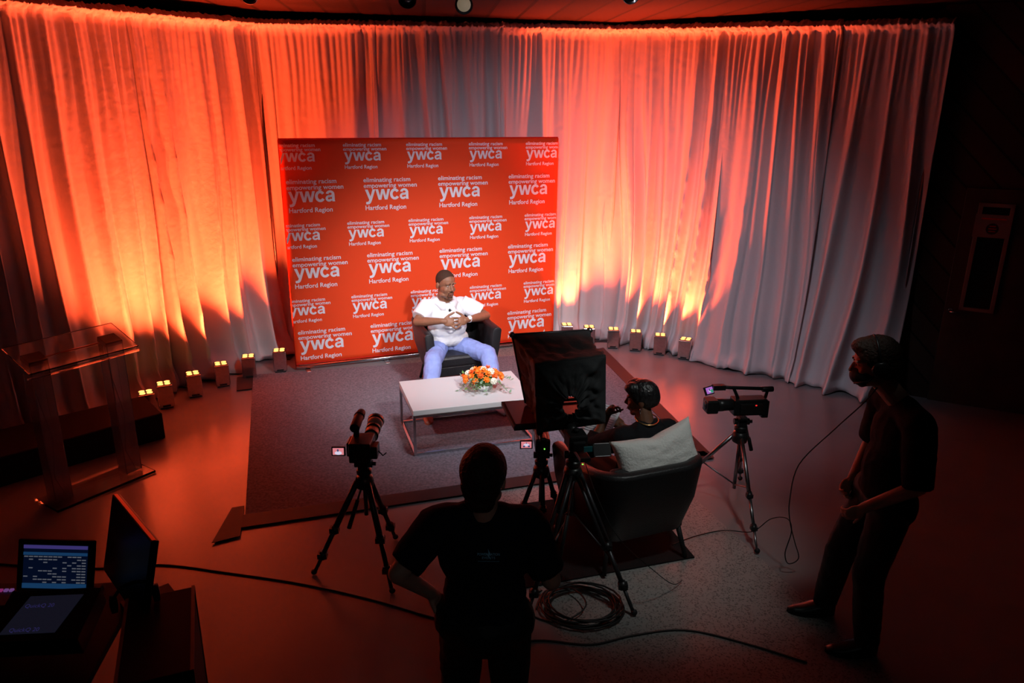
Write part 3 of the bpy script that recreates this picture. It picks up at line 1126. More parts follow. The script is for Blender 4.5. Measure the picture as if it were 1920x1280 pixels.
def hair_cap(name, parent, c, rot, s, m, back=1.0, grow=1.06, vol=(0.079, 0.1, 0.09), front=(-.072, .055), low=-0.045, wr=0.0, extra=()):
    mb = MB()
    mb.ell(V(c) + rot @ (V((0, 0.014, 0.036)) * s), (vol[0] * grow * s, vol[1] * grow * s, vol[2] * grow * s), rot, 24, 16)
    for (p, r_) in extra:
        mb.ell(V(c) + rot @ (V(p) * s), tuple(q * s for q in r_), rot)
    # hairline: plane falls from the forehead to the nape
    pn = rot @ V((0, -0.78, -0.62))
    pc = V(c) + rot @ (V((0, front[0], front[1])) * s)
    pn2 = rot @ V((0, 0.25, -1))
    pc2 = V(c) + rot @ (V((0, 0.06, low)) * s)
    return remesh(mb, name, m, parent, 0.004, 2, wr, 40, cuts=[(pc, pn), (pc2, pn2)])


# ---- seated man in the white polo
man = thing('person', 'man in white polo and light blue trousers sitting in the black armchair', 'person', (-0.60, 7.42, 0.012), 0.376)
J = dict(pel=V((-.09, .02, .47)), bel=V((-.092, -.05, .60)), che=V((-.097, -.03, .80)), neb=V((-.10, -.035, .935)),
         sR=V((-.285, -.01, .885)), sL=V((.095, .01, .875)), eR=V((-.425, -.13, .755)), eL=V((.315, -.10, .745)),
         wR=V((-.225, -.335, .80)), wL=V((.035, -.335, .79)), hR=V((-.19, .0, .455)), hL=V((.01, 0, .455)),
         kR=V((-.365, -.49, .455)), kL=V((.205, -.475, .45)), aR=V((-.50, -.76, .09)), aL=V((.17, -.80, .09)))
hc = V((-.113, -.10, 1.108))
hrot = Euler((R(6), R(2), R(17))).to_matrix()
b = MB()
headparts(b, hc, hrot, 1.15)
b.cap(J['neb'] + V((0, .01, -.02)), hc + V((0, 0.03, -.06)), .082, .07)
b.limb([J['sR'], J['eR']], [.056, .043])
b.limb([J['eR'], J['eR'].lerp(J['wR'], .35), J['wR']], [.044, .046, .029])
b.limb([J['sL'], J['eL']], [.056, .043])
b.limb([J['eL'], J['eL'].lerp(J['wL'], .35), J['wL']], [.044, .046, .029])
b.ell(J['che'], (.15, .10, .15))
b.ell(J['bel'], (.13, .11, .13))
b.limb([J['hR'], J['kR'], J['aR']], [.07, .05, .035])
b.limb([J['hL'], J['kL'], J['aL']], [.07, .05, .035])
b.cap(J['sR'], J['sL'], .05, .05)
b.cap(J['hR'], J['hL'], .07, .07)
hand(b, J['wR'], (1, -.38, -.12), (.2, .75, -.35), 1, (10, 28, 24), 15, 1.12, (0.75, 0.6, 0.0))
hand(b, J['wL'], (-1, -.46, .02), (-.2, .75, -.35), -1, (10, 28, 24), 15, 1.12, (0.75, 0.6, 0.0))
body = remesh(b, 'body', m_skin1, man, 0.0038, 3)
face_extras(body, hc, hrot, 1.15, m_lip)
GP = lambda x, y, z: hc + hrot @ (V((x, y, z)) * 1.15)
MB().cap(GP(-.02, -.0985, -.046), GP(.02, -.0985, -.046), .003, .003).cap(GP(-.024, -.093, -.05), GP(-.027, -.078, -.088), .0025, .0025).cap(GP(.024, -.093, -.05), GP(.027, -.078, -.088), .0025, .0025).cap(GP(-.02, -.08, -.095), GP(.02, -.08, -.095), .006, .006).build('goatee', m_hairs, man)
hair_cap('hair', man, hc, hrot, 1.15, m_hairs, grow=.985, low=-0.01, front=(-.050, .072))
# polo shirt
s = MB()
s.ell(V((-.096, -.02, .80)), (.205, .138, .15))
s.ell(V((-.094, -.065, .66)), (.205, .17, .15))
s.ell(V((-.092, -.05, .54)), (.225, .175, .09))
s.cap(V((-.095, -.035, .78)), V((-.093, -.06, .62)), .155, .165)
s.cap(V((-.28, -.005, .865)), V((.09, .012, .86)), .078, .078)
s.cap(V((-.17, -.02, .905)), V((-.03, -.01, .905)), .062, .062)
s.cyl(V((-.27, -.01, .88)), J['sR'].lerp(J['eR'], .76), .092, .086, 24)
s.cyl(V((.085, .01, .87)), J['sL'].lerp(J['eL'], .76), .092, .086, 24)
dR = (J['eR'] - J['sR']).normalized()
dL = (J['eL'] - J['sL']).normalized()
shirt = remesh(s, 'polo_shirt', m_shirt, man, 0.006, 12, 0.004, 10,
               cuts=[((0, 0, .485), (0, 0.1, -1))])
col = MB()
for k in (-1, 1):
    pts_in = []
    for j in range(9):
        a = R(-90 + k * (14 + 150 * j / 8))
        pts_in.append(V((-.10 + .084 * math.cos(a), -.025 + .084 * math.sin(a), (.905 + .045 * (j / 8)))))
    vs = []
    for j, p in enumerate(pts_in):
        o_ = (p - V((-.10, -.03, p.z))).normalized()
        vs += [p + V((0, 0, .022)), p + o_ * .02 + V((0, 0, .014)), p + o_ * (.050 if j > 1 else .062) + V((0, 0, -.018 if j > 1 else -.05))]
    fs = []
    for j in range(8):
        for q_ in range(2):
            fs.append((j * 3 + q_, j * 3 + q_ + 1, j * 3 + q_ + 4, j * 3 + q_ + 3))
    col.add(vs, fs, True)
col.build('collar', m_shirt, shirt, fix=False, solid=0.004)
MB().ell(V((-.10, -.182, .86)), (.012, .012, .016)).cap(V((-.10, -.18, .86)), V((-.075, -.172, .855)), .003, .003).build('clip_microphone', m_blackp, man)
# trousers
s = MB()
s.ell(V((-.09, .0, .465)), (.185, .15, .105))
s.limb([V((-.17, -.02, .455)), J['kR'] + V((0, .01, .0))], [.105, .085])
s.cap(J['kR'], J['kR'].lerp(J['aR'], .5), .085, .076).cyl(J['kR'].lerp(J['aR'], .4), J['aR'] + V((0, 0, .02)), .078, .066, 20)
s.limb([V((-.01, -.02, .455)), J['kL'] + V((0, .01, .0))], [.105, .085])
s.cap(J['kL'], J['kL'].lerp(J['aL'], .5), .085, .076).cyl(J['kL'].lerp(J['aL'], .4), J['aL'] + V((0, 0, .02)), .078, .066, 20)
tr = remesh(s, 'trousers', m_trous, man, 0.007, 6, 0.007, 7)
sh1 = shoe('shoe', man, J['aR'] + V((.01, .05, -.09)), J['aR'] + V((-.05, -.19, -.09)), m_rust, m_rust)
sh1['label'] = 'rust brown shoe'
sh2 = shoe('shoe', man, J['aL'] + V((0, .05, -.09)), J['aL'] + V((.03, -.2, -.09)), m_white, m_rust)
sh2['label'] = 'pale shoe with red sole'
wd_ = (J['wL'] - J['eL']).normalized()
wc = J['wL'] - wd_ * .03
MB().cyl(wc - wd_ * .008, wc + wd_ * .008, .034, .033, 20).build('watch_strap', m_white, man)
x_, y_, z_ = basis(wd_)
MB().cyl(wc + V((.0, -.025, .022)), wc + V((.0, -.031, .029)), .021, n=20).build('watch_face', m_white, man)

# ---- interviewer seated with her back to the camera
wo = thing('person', 'woman with short black hair in black top, seated in the near armchair', 'person', (0.77, 4.42, 0.010), R(201.5))
hc = V((-.118, -.085, 1.005))
hrot = Euler((R(8), 0, R(50))).to_matrix()
J = dict(neb=V((-.125, -.02, .86)), sR=V((-.31, -.02, .80)), sL=V((.065, -.03, .79)), eL=V((.135, -.27, .615)), wL=V((-.005, -.33, .80)),
         eR=V((-.36, -.22, .57)), wR=V((-.19, -.40, .66)), hR=V((-.21, 0, .46)), hL=V((-.03, 0, .46)), kR=V((-.24, -.46, .46)), kL=V((.03, -.46, .46)),
         aR=V((-.24, -.50, .08)), aL=V((.03, -.50, .08)))
b = MB()
headparts(b, hc, hrot, 0.97)
b.cap(J['neb'] + V((0, .01, -.03)), hc + V((0, .02, -.06)), .062, .056)
b.cap(J['sR'], J['sL'], .045, .045)
b.limb([J['sR'], J['eR'], J['wR']], [.05, .038, .026])
b.limb([J['sL'], J['eL'], J['wL']], [.05, .040, .027])
b.ell(V((-.125, -.01, .66)), (.13, .09, .16))
b.cap(J['hR'], J['hL'], .09, .09)
b.limb([J['hR'], J['kR'], J['aR']], [.075, .05, .035])
b.limb([J['hL'], J['kL'], J['aL']], [.075, .05, .035])
hand(b, J['wL'], (-.35, .28, .9), (-.2, .9, -.3), 1, (45, 55, 40), 3, 0.95)
hand(b, J['wR'], (.35, -.6, .35), (.3, .4, .8), -1, (30, 35, 25), 4, 0.92)
body = remesh(b, 'body', m_skin2, wo, 0.005, 3)
face_extras(body, hc, hrot, 0.97, m_lip)
hb = hair_cap('hair', wo, hc, hrot, 0.97, m_hairg, grow=1.13, low=-0.05, wr=0.0015,
              extra=[((0, .045, .02), (.082, .085, .1)), ((-.03, -.03, .1), (.055, .06, .035)), ((.035, -.045, .09), (.05, .055, .04))])
s = MB()
s.ell(V((-.125, .005, .71)), (.205, .125, .17))
s.ell(V((-.12, -.01, .55)), (.19, .14, .14))
s.cap(V((-.29, -.01, .79)), V((.05, -.015, .785)), .074, .074)
s.cap(V((-.19, -.0, .825)), V((-.06, -.0, .825)), .062, .062)
s.cap(V((-.29, -.02, .775)), J['eR'], .08, .066).cyl(J['eR'], J['eR'].lerp(J['wR'], .6), .06, .054)
s.cap(V((.045, -.03, .77)), J['eL'], .08, .068).cyl(J['eL'] - V((0, 0, .02)), J['eL'].lerp(J['wL'], .45), .066, .06)
remesh(s, 'black_top', m_btee, wo, 0.007, 6, 0.005, 9)
s = MB()
s.ell(V((-.12, 0, .46)), (.19, .14, .09))
for a, k_, an in (('hR', 'kR', 'aR'), ('hL', 'kL', 'aL')):
    s.limb([J[a], J[k_], J[an] + V((0, 0, .02))], [.095, .07, .055])
remesh(s, 'trousers', m_black, wo, 0.009, 5)
for an in ('aR', 'aL'):
    shoe('shoe', wo, J[an] + V((0, .05, -.08)), J[an] + V((0, -.17, -.08)), m_blackp, m_black, .92)
nk = []
for k in range(25):
    a = 2 * math.pi * k / 24
    nk.append(V((-.125 + .076 * math.cos(a), -.012 + .076 * math.sin(a), .892 - .012 * math.sin(a))))
MB().tube(nk, .0045, 6).build('necklace', m_gold, wo)
ep = hc + hrot @ V((.085, .005, -.045))
MB().ell(ep, (.007, .007, .009)).ell(ep + V((0, 0, -.018)), (.004, .004, .014)).build('earring', m_chrome, wo)

# papers in her lap
pp = []
vs, fs = [], []
for sh_ in range(3):
    o_ = MB()
    rot = Euler((R(38 + sh_), R(-6 + 5 * sh_), R(14 - 9 * sh_))).to_matrix()
    gv, gf = [], []
    for j in range(9):
        for i in range(7):
            p = V(((i / 6 - .5) * .216, (j / 8 - .5) * .279, .012 * math.sin(i * .8 + sh_) + .004 * sh_))
            gv.append(rot @ p)
    for j in range(8):
        for i in range(6):
            k = j * 7 + i
            gf.append((k, k + 1, k + 8, k + 7))
    o_.add(gv, gf, True)
    q_ = o_.build('paper_sheet', m_paper, None, fix=False, solid=0.001)
    q_.location = (0.61 + .012 * sh_, 4.86, 0.70 + .006 * sh_)
    q_.rotation_euler = (0, 0, R(-28))
    tag(q_, ['lowest white sheet of notes held by the woman', 'middle white sheet of notes held by the woman', 'topmost white sheet of notes held by the woman'][sh_], 'paper', 'sheets of notes in her hands')
    if sh_ == 2:
        ln = MB()
        for r_ in range(13):
            y = .115 - r_ * .018
            for i in range(6):
                xa, xb = (i / 6 - .5) * .19, ((i + 1) / 6 - .5) * .19
                if random.random() < .12:
                    continue
                ln.add([rot @ V((xa, y, .0215)), rot @ V((xb, y, .0215)), rot @ V((xb, y + .003, .0215)), rot @ V((xa, y + .003, .0215))], [(0, 1, 2, 3)])
        ln.build('printed_lines', m_dgrey, q_, fix=False)

# pillow
pv, pf = [], []
NPX, NPY = 40, 24
for side in (1, -1):
    for j in range(NPY + 1):
        for i in range(NPX + 1):
            u, v_ = 2 * i / NPX - 1, 2 * j / NPY - 1
            ed = (1 - u ** 4) ** .5 * (1 - v_ ** 4) ** .5
            puff = .085 * ed
            xx = .31 * u * (1 - .06 * (1 - v_ * v_))
            zz = .165 * v_ * (1 - .13 * (1 - u * u)) + (.03 * abs(u) ** 1.5 if v_ > 0 else 0) * v_ - .018 * math.exp(-(u * 5) ** 2) * max(0, v_)
            n_ = noise.noise(V((u * 3, v_ * 3, side))) * .008 * ed
            pv.append((xx, side * (puff + n_), zz))
for sd_ in (0, 1):
    o_ = sd_ * (NPX + 1) * (NPY + 1)
    for j in range(NPY):
        for i in range(NPX):
            k = o_ + j * (NPX + 1) + i
            pf.append((k, k + 1, k + NPX + 2, k + NPX + 1) if sd_ == 0 else (k, k + NPX + 1, k + NPX + 2, k + 1))
pl = MB().add(pv, pf, True)
bm = bmesh.new()
me = pl.mesh('pillow')
bm.from_mesh(me)
bmesh.ops.remove_doubles(bm, verts=bm.verts, dist=0.0005)
bmesh.ops.recalc_face_normals(bm, faces=bm.faces)
bm.to_mesh(me)
bm.free()
po = link('pillow', me, m_pillow)
po.location = (0.915, 4.27, 0.755)
po.scale = (0.93, 0.95, 0.84)
po.rotation_euler = (R(-20), R(-9), R(21.5))
tag(po, 'off white rectangular pillow propped against the near armchair back', 'pillow')

# ---- standing people
def stander(label, loc, rz, J, hc, hrot, skin, top, hairm, hair_kw, hands, pants=m_black, s=1.0, sleeve=(1.0, .25)):
    r = thing('person', label, 'person', loc, rz)
    b = MB()
    headparts(b, hc, hrot, s)
    b.cap(J['neb'] + V((0, .01, -.03)), hc + V((0, .02, -.06)), .056, .052)
    b.cap(J['sR'], J['sL'], .05, .05)
    for sd in 'RL':
        b.limb([J['s' + sd], J['e' + sd], J['w' + sd]], [.052, .041, .028])
        b.limb([J['h' + sd], J['k' + sd], J['a' + sd]], [.075, .05, .036])
        wv = (J['w' + sd] - J['e' + sd]).normalized()
        hd_ = hands[sd]
        hand(b, J['w' + sd], hd_[0], hd_[1], hd_[2], (42, 55, 40), 4, .95)
    b.ell(J['che'], (.14, .10, .16))
    b.ell(J['bel'], (.12, .09, .14))
    b.cap(J['hR'], J['hL'], .08, .08)
    body = remesh(b, 'body', skin, r, .006, 3)
    face_extras(body, hc, hrot, s, m_lip)
    hair_cap('hair', r, hc, hrot, s, hairm, **hair_kw)
    t = MB()
    t.ell(J['che'], (.19, .125, .19))
    t.ell(J['bel'], (.17, .125, .18))
    t.ell((J['hR'] + J['hL']) / 2 + V((0, 0, .05)), (.185, .13, .10))
    t.cap(J['sR'], J['sL'], .075, .075)
    m_ = (J['sR'] + J['sL']) / 2
    t.cap(m_ + V((-.07, 0, .035)), m_ + V((.07, 0, .035)), .055, .055)
    cuts = []
    for sd in 'RL':
        f_ = sleeve[0]
        e_ = J['e' + sd]
        if f_ < 1:
            pe = J['s' + sd].lerp(e_, f_)
            t.cyl(J['s' + sd], J['s' + sd].lerp(e_, f_ + .04), .078, .07, 24)
            cuts.append((pe, (e_ - J['s' + sd]).normalized()))
        else:
            t.limb([J['s' + sd], e_, e_.lerp(J['w' + sd], sleeve[1])], [.082, .062, .058])
    cl = remesh(t, 'shirt', top, r, .008, 6, .005, 7, cuts=[])
    p_ = MB()
    p_.cap(J['hR'], J['hL'], .12, .12)
    p_.ell((J['hR'] + J['hL']) / 2 + V((0, .03, -.02)), (.165, .13, .12))
    for sd in 'RL':
        p_.limb([J['h' + sd], J['k' + sd], J['a' + sd] + V((0, 0, .02))], [.105, .08, .065])
    remesh(p_, 'trousers', pants, r, .009, 5, .004, 8)
    for sd in 'RL':
        a_ = J['a' + sd]
        shoe('shoe', r, V((a_.x, a_.y + .06, 0)), V((a_.x, a_.y - .2, 0)), m_blackp, m_black)
    return r, body, cl


J = dict(neb=V((0, .0, 1.30)), sR=V((-.175, .0, 1.245)), sL=V((.185, .0, 1.25)), che=V((0, .01, 1.12)), bel=V((.0, .0, .93)),
         eL=V((.335, .11, 1.085)), wL=V((.225, -.01, .91)), eR=V((-.27, .02, 1.0)), wR=V((-.2, -.2, .95)),
         hR=V((-.09, 0, .80)), hL=V((.09, 0, .80)), kR=V((-.11, -.03, .42)), kL=V((.11, -.02, .42)), aR=V((-.12, 0, .08)), aL=V((.12, 0, .08)))
hc = V((.004, -.01, 1.445))
op, ob, ocl = stander('man with brown hair in black logo shirt, back to us, left hand on hip', (-0.1, 2.62, 0), R(180), J, hc,
                      Euler((R(4), 0, R(-12))).to_matrix(), m_skin3, m_navy, m_hairb, dict(grow=1.13, low=-0.11, wr=.002, extra=[((0, .05, -.015), (.078, .062, .08)), ((0, .06, -.07), (.06, .045, .05))]),
                      {'L': ((-.3, -.35, -.7), (-.8, .1, -.2), 1), 'R': ((.3, -.9, .1), (.6, 0, -.5), -1)}, s=1.02, sleeve=(.8, 0))
lg = MB()
for txt, z, wd, off, m__ in (('POWERSTATION', 1.205, .085, .02, 0), ('EVENTS', 1.190, .05, .01, 0), ('www.powerstationevents.com', 1.178, .082, .0, 0)):
    g = text_geo(txt, 1, off, 'CENTER')
    a, b_ = ext(g)
    sc_ = wd / (b_ - a)
    hs = sc_ * (1.4 if z > 1.2 else 1.0)
    lg.add([(-.02 - p.x * sc_, .002, z + p.y * hs) for p in g[0]], g[1])
bolt = [(-.018, 1.235), (-.030, 1.205), (-.022, 1.207), (-.028, 1.186), (-.012, 1.212), (-.020, 1.211)]
lg.add([(x, .003, z) for x, z in bolt], [tuple(range(6))])
lo = lg.build('shirt_logo', m_blue, ocl, fix=False)
lo.location = (0, .16, 0)

# standing man at right
J = dict(neb=V((0, .005, 1.475)), sR=V((-.19, .03, 1.39)), sL=V((.19, .05, 1.385)), che=V((0, .055, 1.25)), bel=V((.0, .03, 1.06)),
         eL=V((.25, .07, 1.09)), wL=V((.19, -.14, .93)), eR=V((-.25, .03, 1.12)), wR=V((-.175, -.07, .91)),
         hR=V((-.09, .03, .90)), hL=V((.09, .04, .90)), kR=V((-.13, -.09, .48)), kL=V((.10, -.02, .49)), aR=V((-.21, -.10, .08)), aL=V((.12, .02, .08)))
hc = V((.0, -.13, 1.635))
hrot = Euler((R(12), 0, R(-8))).to_matrix()
st, sb, scl = stander('man in black with face mask and headset standing at right', (1.93, 3.5, 0), R(-95), J, hc, hrot, m_skin3, m_btee, m_hairb,
                      dict(grow=1.12, low=-0.075, wr=.003, extra=[((0, -.035, .09), (.062, .06, .04)), ((0, .055, -.01), (.082, .066, .085))]),
                      {'L': ((-.1, -.75, -.6), (-.9, .0, 0), 1), 'R': ((.2, -.5, -.7), (.9, 0, 0), -1)}, s=1.03, sleeve=(.97, 0))
mk = MB()
mk.ell(hc + hrot @ V((0, -.052, -.055)), (.070, .068, .058), hrot)
mask = remesh(mk, 'face_mask', m_black, st, .005, 3)
hs = MB()
pts = [hc + hrot @ V((math.cos(R(a)) * .096, .012, .02 + math.sin(R(a)) * .118)) for a in range(0, 181, 15)]
hs.tube(pts, .008, 8)
hp = hs.build('headset_band', m_blackp, st)
for k in (-1, 1):
    MB().lathe([(.02, 0), (.04, .003), (.043, .018), (.035, .03), (.01, .032)], hc + hrot @ V((k * .078, .012, -.008)), hrot @ V((k, 0, 0))).build('ear_cup', m_blackp, hp)
MB().tube([hc + hrot @ V((.09, 0, -.02)), hc + hrot @ V((.095, -.05, -.06)), hc + hrot @ V((.06, -.11, -.075))], .0035, 6).build('microphone_boom', m_blackp, hp)


def cable(label, pts, r=.004, name='cable'):
    P_ = [V(p) for p in pts]
    out = []
    for i in range(len(P_) - 1):
        p0, p1, p2, p3 = P_[max(i - 1, 0)], P_[i], P_[i + 1], P_[min(i + 2, len(P_) - 1)]
        for k in range(6):
            t = k / 6
            out.append(.5 * ((2 * p1) + (-p0 + p2) * t + (2 * p0 - 5 * p1 + 4 * p2 - p3) * t * t + (-p0 + 3 * p1 - 3 * p2 + p3) * t ** 3))
    out.append(P_[-1])
    o = MB().tube(out, r, 6).build(name, m_cable)
    return tag(o, label, 'cable')


cable('thin headset cable from the standing man down to a loop and across the floor', [(1.80, 3.44, 1.53), (1.73, 3.43, 1.44), (1.66, 3.52, 1.27), (1.60, 3.75, .95), (1.66, 3.95, .62), (1.72, 4.05, .42), (1.79, 4.1, .24), (1.83, 4.1, .12), (1.77, 4.1, .08), (1.74, 4.1, .16), (1.77, 4.12, .3), (1.74, 4.14, .38), (1.7, 4.3, .28), (1.66, 4.5, .06), (1.5, 4.6, .008), (1.28, 4.52, .008), (1.1, 4.4, .016)], .0035)

# ------------------------------------------------------------------ tripods
def tripod(label, loc, apex, feet, m_up, m_low, r=.014, spreader=None, column=True, pan=None, twin=False):
    t = thing('camera_tripod', label, 'tripod', loc)
    A = V((0, 0, apex))
    for fx, fy in feet:
        d = V((fx, fy, 0)) - A
        hub = A + V((fx, fy, 0)).normalized() * .045
        f_ = V((fx, fy, 0.012))
        mid = hub.lerp(f_, .52)
        mid2 = hub.lerp(f_, .80)
        mb = MB()
        if twin:
            sd = V((-fy, fx, 0)).normalized() * .02
            mb.cyl(hub + sd, mid + sd, r * .75, n=10).cyl(hub - sd, mid - sd, r * .75, n=10)
            mb.cyl(mid, mid2, r * .9, n=10)
        else:
            mb.cyl(hub, mid, r * 1.15, n=12).cyl(mid, mid2, r * .9, n=12)
        mb.cyl(mid2, f_, r * .7, n=10)
        lg_ = mb.build('leg', m_up, t)
        u_ = (f_ - hub).normalized()
        for q_ in (mid, mid2):
            MB().cyl(q_ - u_ * .025, q_ + u_ * .02, r * 1.55, n=12).box(q_, (r * 3.4, r * 2.6, r * 2.0)).build('leg_clamp', m_blackp, lg_)
        MB().ell(f_ + V((0, 0, .010)), (.019, .019, .018)).build('rubber_foot', m_black, lg_)
        if spreader:
            MB().cyl(V((0, 0, spreader[0])), hub.lerp(f_, spreader[1]), .006, n=8).build('spreader_arm', m_up, t)
    MB().lathe([(.02, -.06), (.052, -.04), (.058, .0), (.05, .03), (.03, .04)], A).build('shoulder_casting', m_blackp, t)
    if column:
        MB().cyl(V((0, 0, (spreader[0] - .03) if spreader else apex - .24)), A, .013, n=12).build('center_column', m_up, t)
    hd_ = MB()
    hd_.lathe([(.035, .0), (.046, .012), (.046, .035), (.032, .045)], A + V((0, 0, .04)))
    hd_.box(A + V((0, 0, .115)), (.062, .072, .06)).cyl(A + V((-.055, 0, .115)), A + V((.055, 0, .115)), .024, n=14)
    hd_.box(A + V((0, 0, .152)), (.055, .11, .016))
    head = hd_.build('fluid_head', m_blackp, t, .003)
    MB().cyl(A + V((.055, 0, .115)), A + V((.075, 0, .115)), .012, n=10).build('tilt_knob', m_blackp, head)
    if pan:
        p1 = A + V(pan)
        p0 = A + V((.03, 0, .11))
        ph = MB().cyl(p0, p0.lerp(p1, .6), .006, n=8).build('pan_handle', m_alu, t)
        MB().cyl(p0.lerp(p1, .55), p1, .013, .014, n=10).build('grip', m_black, ph)
    return t


tripod('black camera tripod on the left, holding the camera with the long pale lens', (-0.9, 4.13, 0), .62, [(-.33, -.09), (.19, -.27), (.12, .32)], m_dgrey, m_dgrey, .017, pan=(-.10, -.06, -.30))
tripod('small black tripod behind the black prompter hood', (0.21, 4.62, 0.010), .44, [(-.19, -.13), (.02, -.22), (.15, .1)], m_dgrey, m_dgrey, .014)
tripod('silver tripod at right holding the side facing camcorder', (1.65, 4.93, 0), .58, [(.0, -.60), (-.45, .2), (.18, .42)], m_alu, m_alu, .013, spreader=(.19, .45), twin=False, pan=(.10, .02, -.12))
tripod('tall heavy tripod with twin tube legs under the black prompter hood', (0.37, 4.0, 0), .76, [(-.28, -.42), (.36, -.32), (-.06, .42)], m_dgrey, m_dgrey, .016, spreader=(.5, .62), twin=True, pan=(-.08, -.2, -.5))

# ------------------------------------------------------------------ cameras
def screen_image(parent, M4, w_, h_, kind):
    """small lit monitor picture, drawn from flat shapes standing on the panel"""
    def rect(name, u0, v0, u1, v1, m, dz):
        vs = [M4 @ V((u * w_, -dz, v * h_)) for u, v in ((u0, v0), (u1, v0), (u1, v1), (u0, v1))]
        MB().add(vs, [(0, 1, 2, 3)]).build(name, m, parent, fix=False)

    def disc(name, u, v, ru, rv, m, dz, n=14):
        vs = [M4 @ V(((u + ru * math.cos(2 * math.pi * k / n)) * w_, -dz, (v + rv * math.sin(2 * math.pi * k / n)) * h_)) for k in range(n)]
        MB().add(vs, [tuple(range(n))]).build(name, m, parent, fix=False)
    if kind == 'man':
        rect('picture_background', -.46, -.44, .46, .44, m_scr_pink, .0045)
        disc('picture_shirt', 0.0, -.2, .3, .24, m_scr_white, .005)
        disc('picture_head', -.03, .14, .08, .17, m_scr_dark, .0055)
    elif kind == 'wide':
        rect('picture_background', -.46, -.44, .46, .44, m_scr_pink, .0045)
        disc('picture_shirt', 0.0, -.02, .26, .2, m_scr_white, .005)
        disc('picture_head', .0, .24, .05, .09, m_scr_dark, .0055)
        rect('picture_chair', -.3, -.34, -.12, -.1, m_scr_dark, .0055)
        rect('picture_chair', .14, -.34, .32, -.1, m_scr_dark, .0055)
    else:
        rect('picture_background', -.46, -.44, .46, .44, m_scr_violet, .0045)
        disc('picture_shirt', .05, -.05, .22, .2, m_scr_white, .005)
        disc('picture_head', .0, .05, .09, .2, m_scr_dark, .0055)
        rect('picture_patch', .1, -.4, .42, .05, m_scr_teal, .0055)


def monitor(parent, c, rz, tilt, w_, h_, kind):
    Mx = Matrix.Translation(V(c)) @ Euler((tilt, 0, rz)).to_matrix().to_4x4()
    mb = MB()
    mb.box((0, 0.004, 0), (w_ * 1.14, .014, h_ * 1.18))
    mb.v = [tuple(Mx @ V(p)) for p in mb.v]
    o = mb.build('flip_screen', m_blackp, parent, .002)
    screen_image(o, Mx, w_, h_, kind)
    return o


# left camera with long pale lens, facing the seated man
cam = thing('video_camera', 'camera with long pale lens, top microphone and lit flip screen on left tripod', 'camera', (-0.9, 4.13, .785), R(180))
MB().box((0, .02, .065), (.13, .17, .125)).box((.075, -.01, .06), (.03, .11, .09)).box((0, .09, .09), (.08, .05, .06)).box((-.075, .03, .055), (.05, .09, .08)).build('body', m_blackp, cam, .006)
tl = V((0, -.92, .12)).normalized()
c0 = V((-.03, -.06, .075))
lz = MB().lathe([(.036, 0), (.037, .05), (.040, .06), (.043, .12)], c0, tl).build('lens_barrel', m_cream, cam)
MB().lathe([(.0, .0), (.045, .0), (.045, .022), (.0, .022)], c0 + tl * .05, tl).lathe([(.0, .0), (.046, .0), (.046, .03), (.0, .03)], c0 + tl * .115, tl).build('focus_ring', m_blackp, lz)
MB().lathe([(.045, 0), (.048, .05), (.05, .06)], c0 + tl * .145, tl).build('lens_front', m_cream, lz)
MB().lathe([(.05, 0), (.055, .035), (.052, .035), (.047, .0)], c0 + tl * .205, tl).build('lens_hood', m_blackp, lz)
mc = MB().cyl((.035, .0, .13), (.035, -.01, .19), .018, n=12).cyl((.035, .04, .2), (.035, -.1, .215), .03, n=14).cyl((.035, -.1, .215), (.03, -.16, .222), .034, .026, n=14)
mc.build('top_microphone', m_black, cam, .003)
MB().tube([(-.10, .03, .05), (-.13, .05, .03), (-.15, .04, .045)], .004, 6).build('strap', m_black, cam)
monitor(cam, (.135, .06, .06), R(180 + 2), R(-8), .072, .048, 'man')
mb = MB()
for i in range(4):
    for j in range(3):
        mb.cyl((-.04 + i * .022, .107, .03 + j * .024), (-.04 + i * .022, .111, .03 + j * .024), .005, n=8)
mb.build('control_buttons', m_dgrey, cam)

# small camera behind the hood
cam = thing('video_camera', 'small dark camera with lit flip screen left of the prompter hood', 'camera', (0.21, 4.62, .612), R(183))
MB().box((0, 0, .055), (.10, .17, .10)).box((0, .06, .11), (.05, .09, .03)).build('body', m_blackp, cam, .012)
MB().lathe([(.04, 0), (.042, .08), (.05, .1), (.05, .15), (.04, .15)], (0, -.08, .06), (0, -1, .05)).build('lens', m_blackp, cam)
MB().cyl((.02, .05, .14), (.02, -.12, .15), .022, n=12).build('top_microphone', m_black, cam)
monitor(cam, (.11, .06, .06), R(180), R(-8), .075, .05, 'wide')
mb = MB().ell((-.01, .09, .04), (.005, .004, .005)).build('indicator', m_green, cam)

# camcorder at right, facing left towards the interviewer
cam = thing('video_camera', 'black camcorder with carry handle on silver tripod at right, lens facing left', 'camera', (1.655, 4.93, .742), R(-84))
mb = MB().box((0, .03, .075), (.10, .24, .12)).box((0, .145, .055), (.085, .05, .13)).box((-.055, .05, .075), (.02, .14, .09)).box((.055, .03, .07), (.02, .16, .08))
mb.build('body', m_blackp, cam, .008)
ln_ = MB().lathe([(.04, -.02), (.044, .06), (.046, .07), (.046, .12)], (0, -.09, .085), (0, -1, 0)).build('lens_barrel', m_blackp, cam)
MB().box((0, -.245, .085), (.105, .085, .10)).build('lens_hood', m_blackp, ln_, .012)
MB().ell((0, -.288, .085), (.035, .008, .035)).build('front_glass', m_lensd, ln_)
hn = MB().tube([(0, .15, .13), (0, .16, .185), (0, .12, .2), (0, -.12, .215), (0, -.19, .22), (0, -.2, .21)], .013, 10).cyl((0, -.05, .13), (0, -.09, .21), .012, n=10)
hn.box((0, -.2, .22), (.045, .09, .035)).cyl((0, .12, .195), (0, .2, .195), .02, n=12)
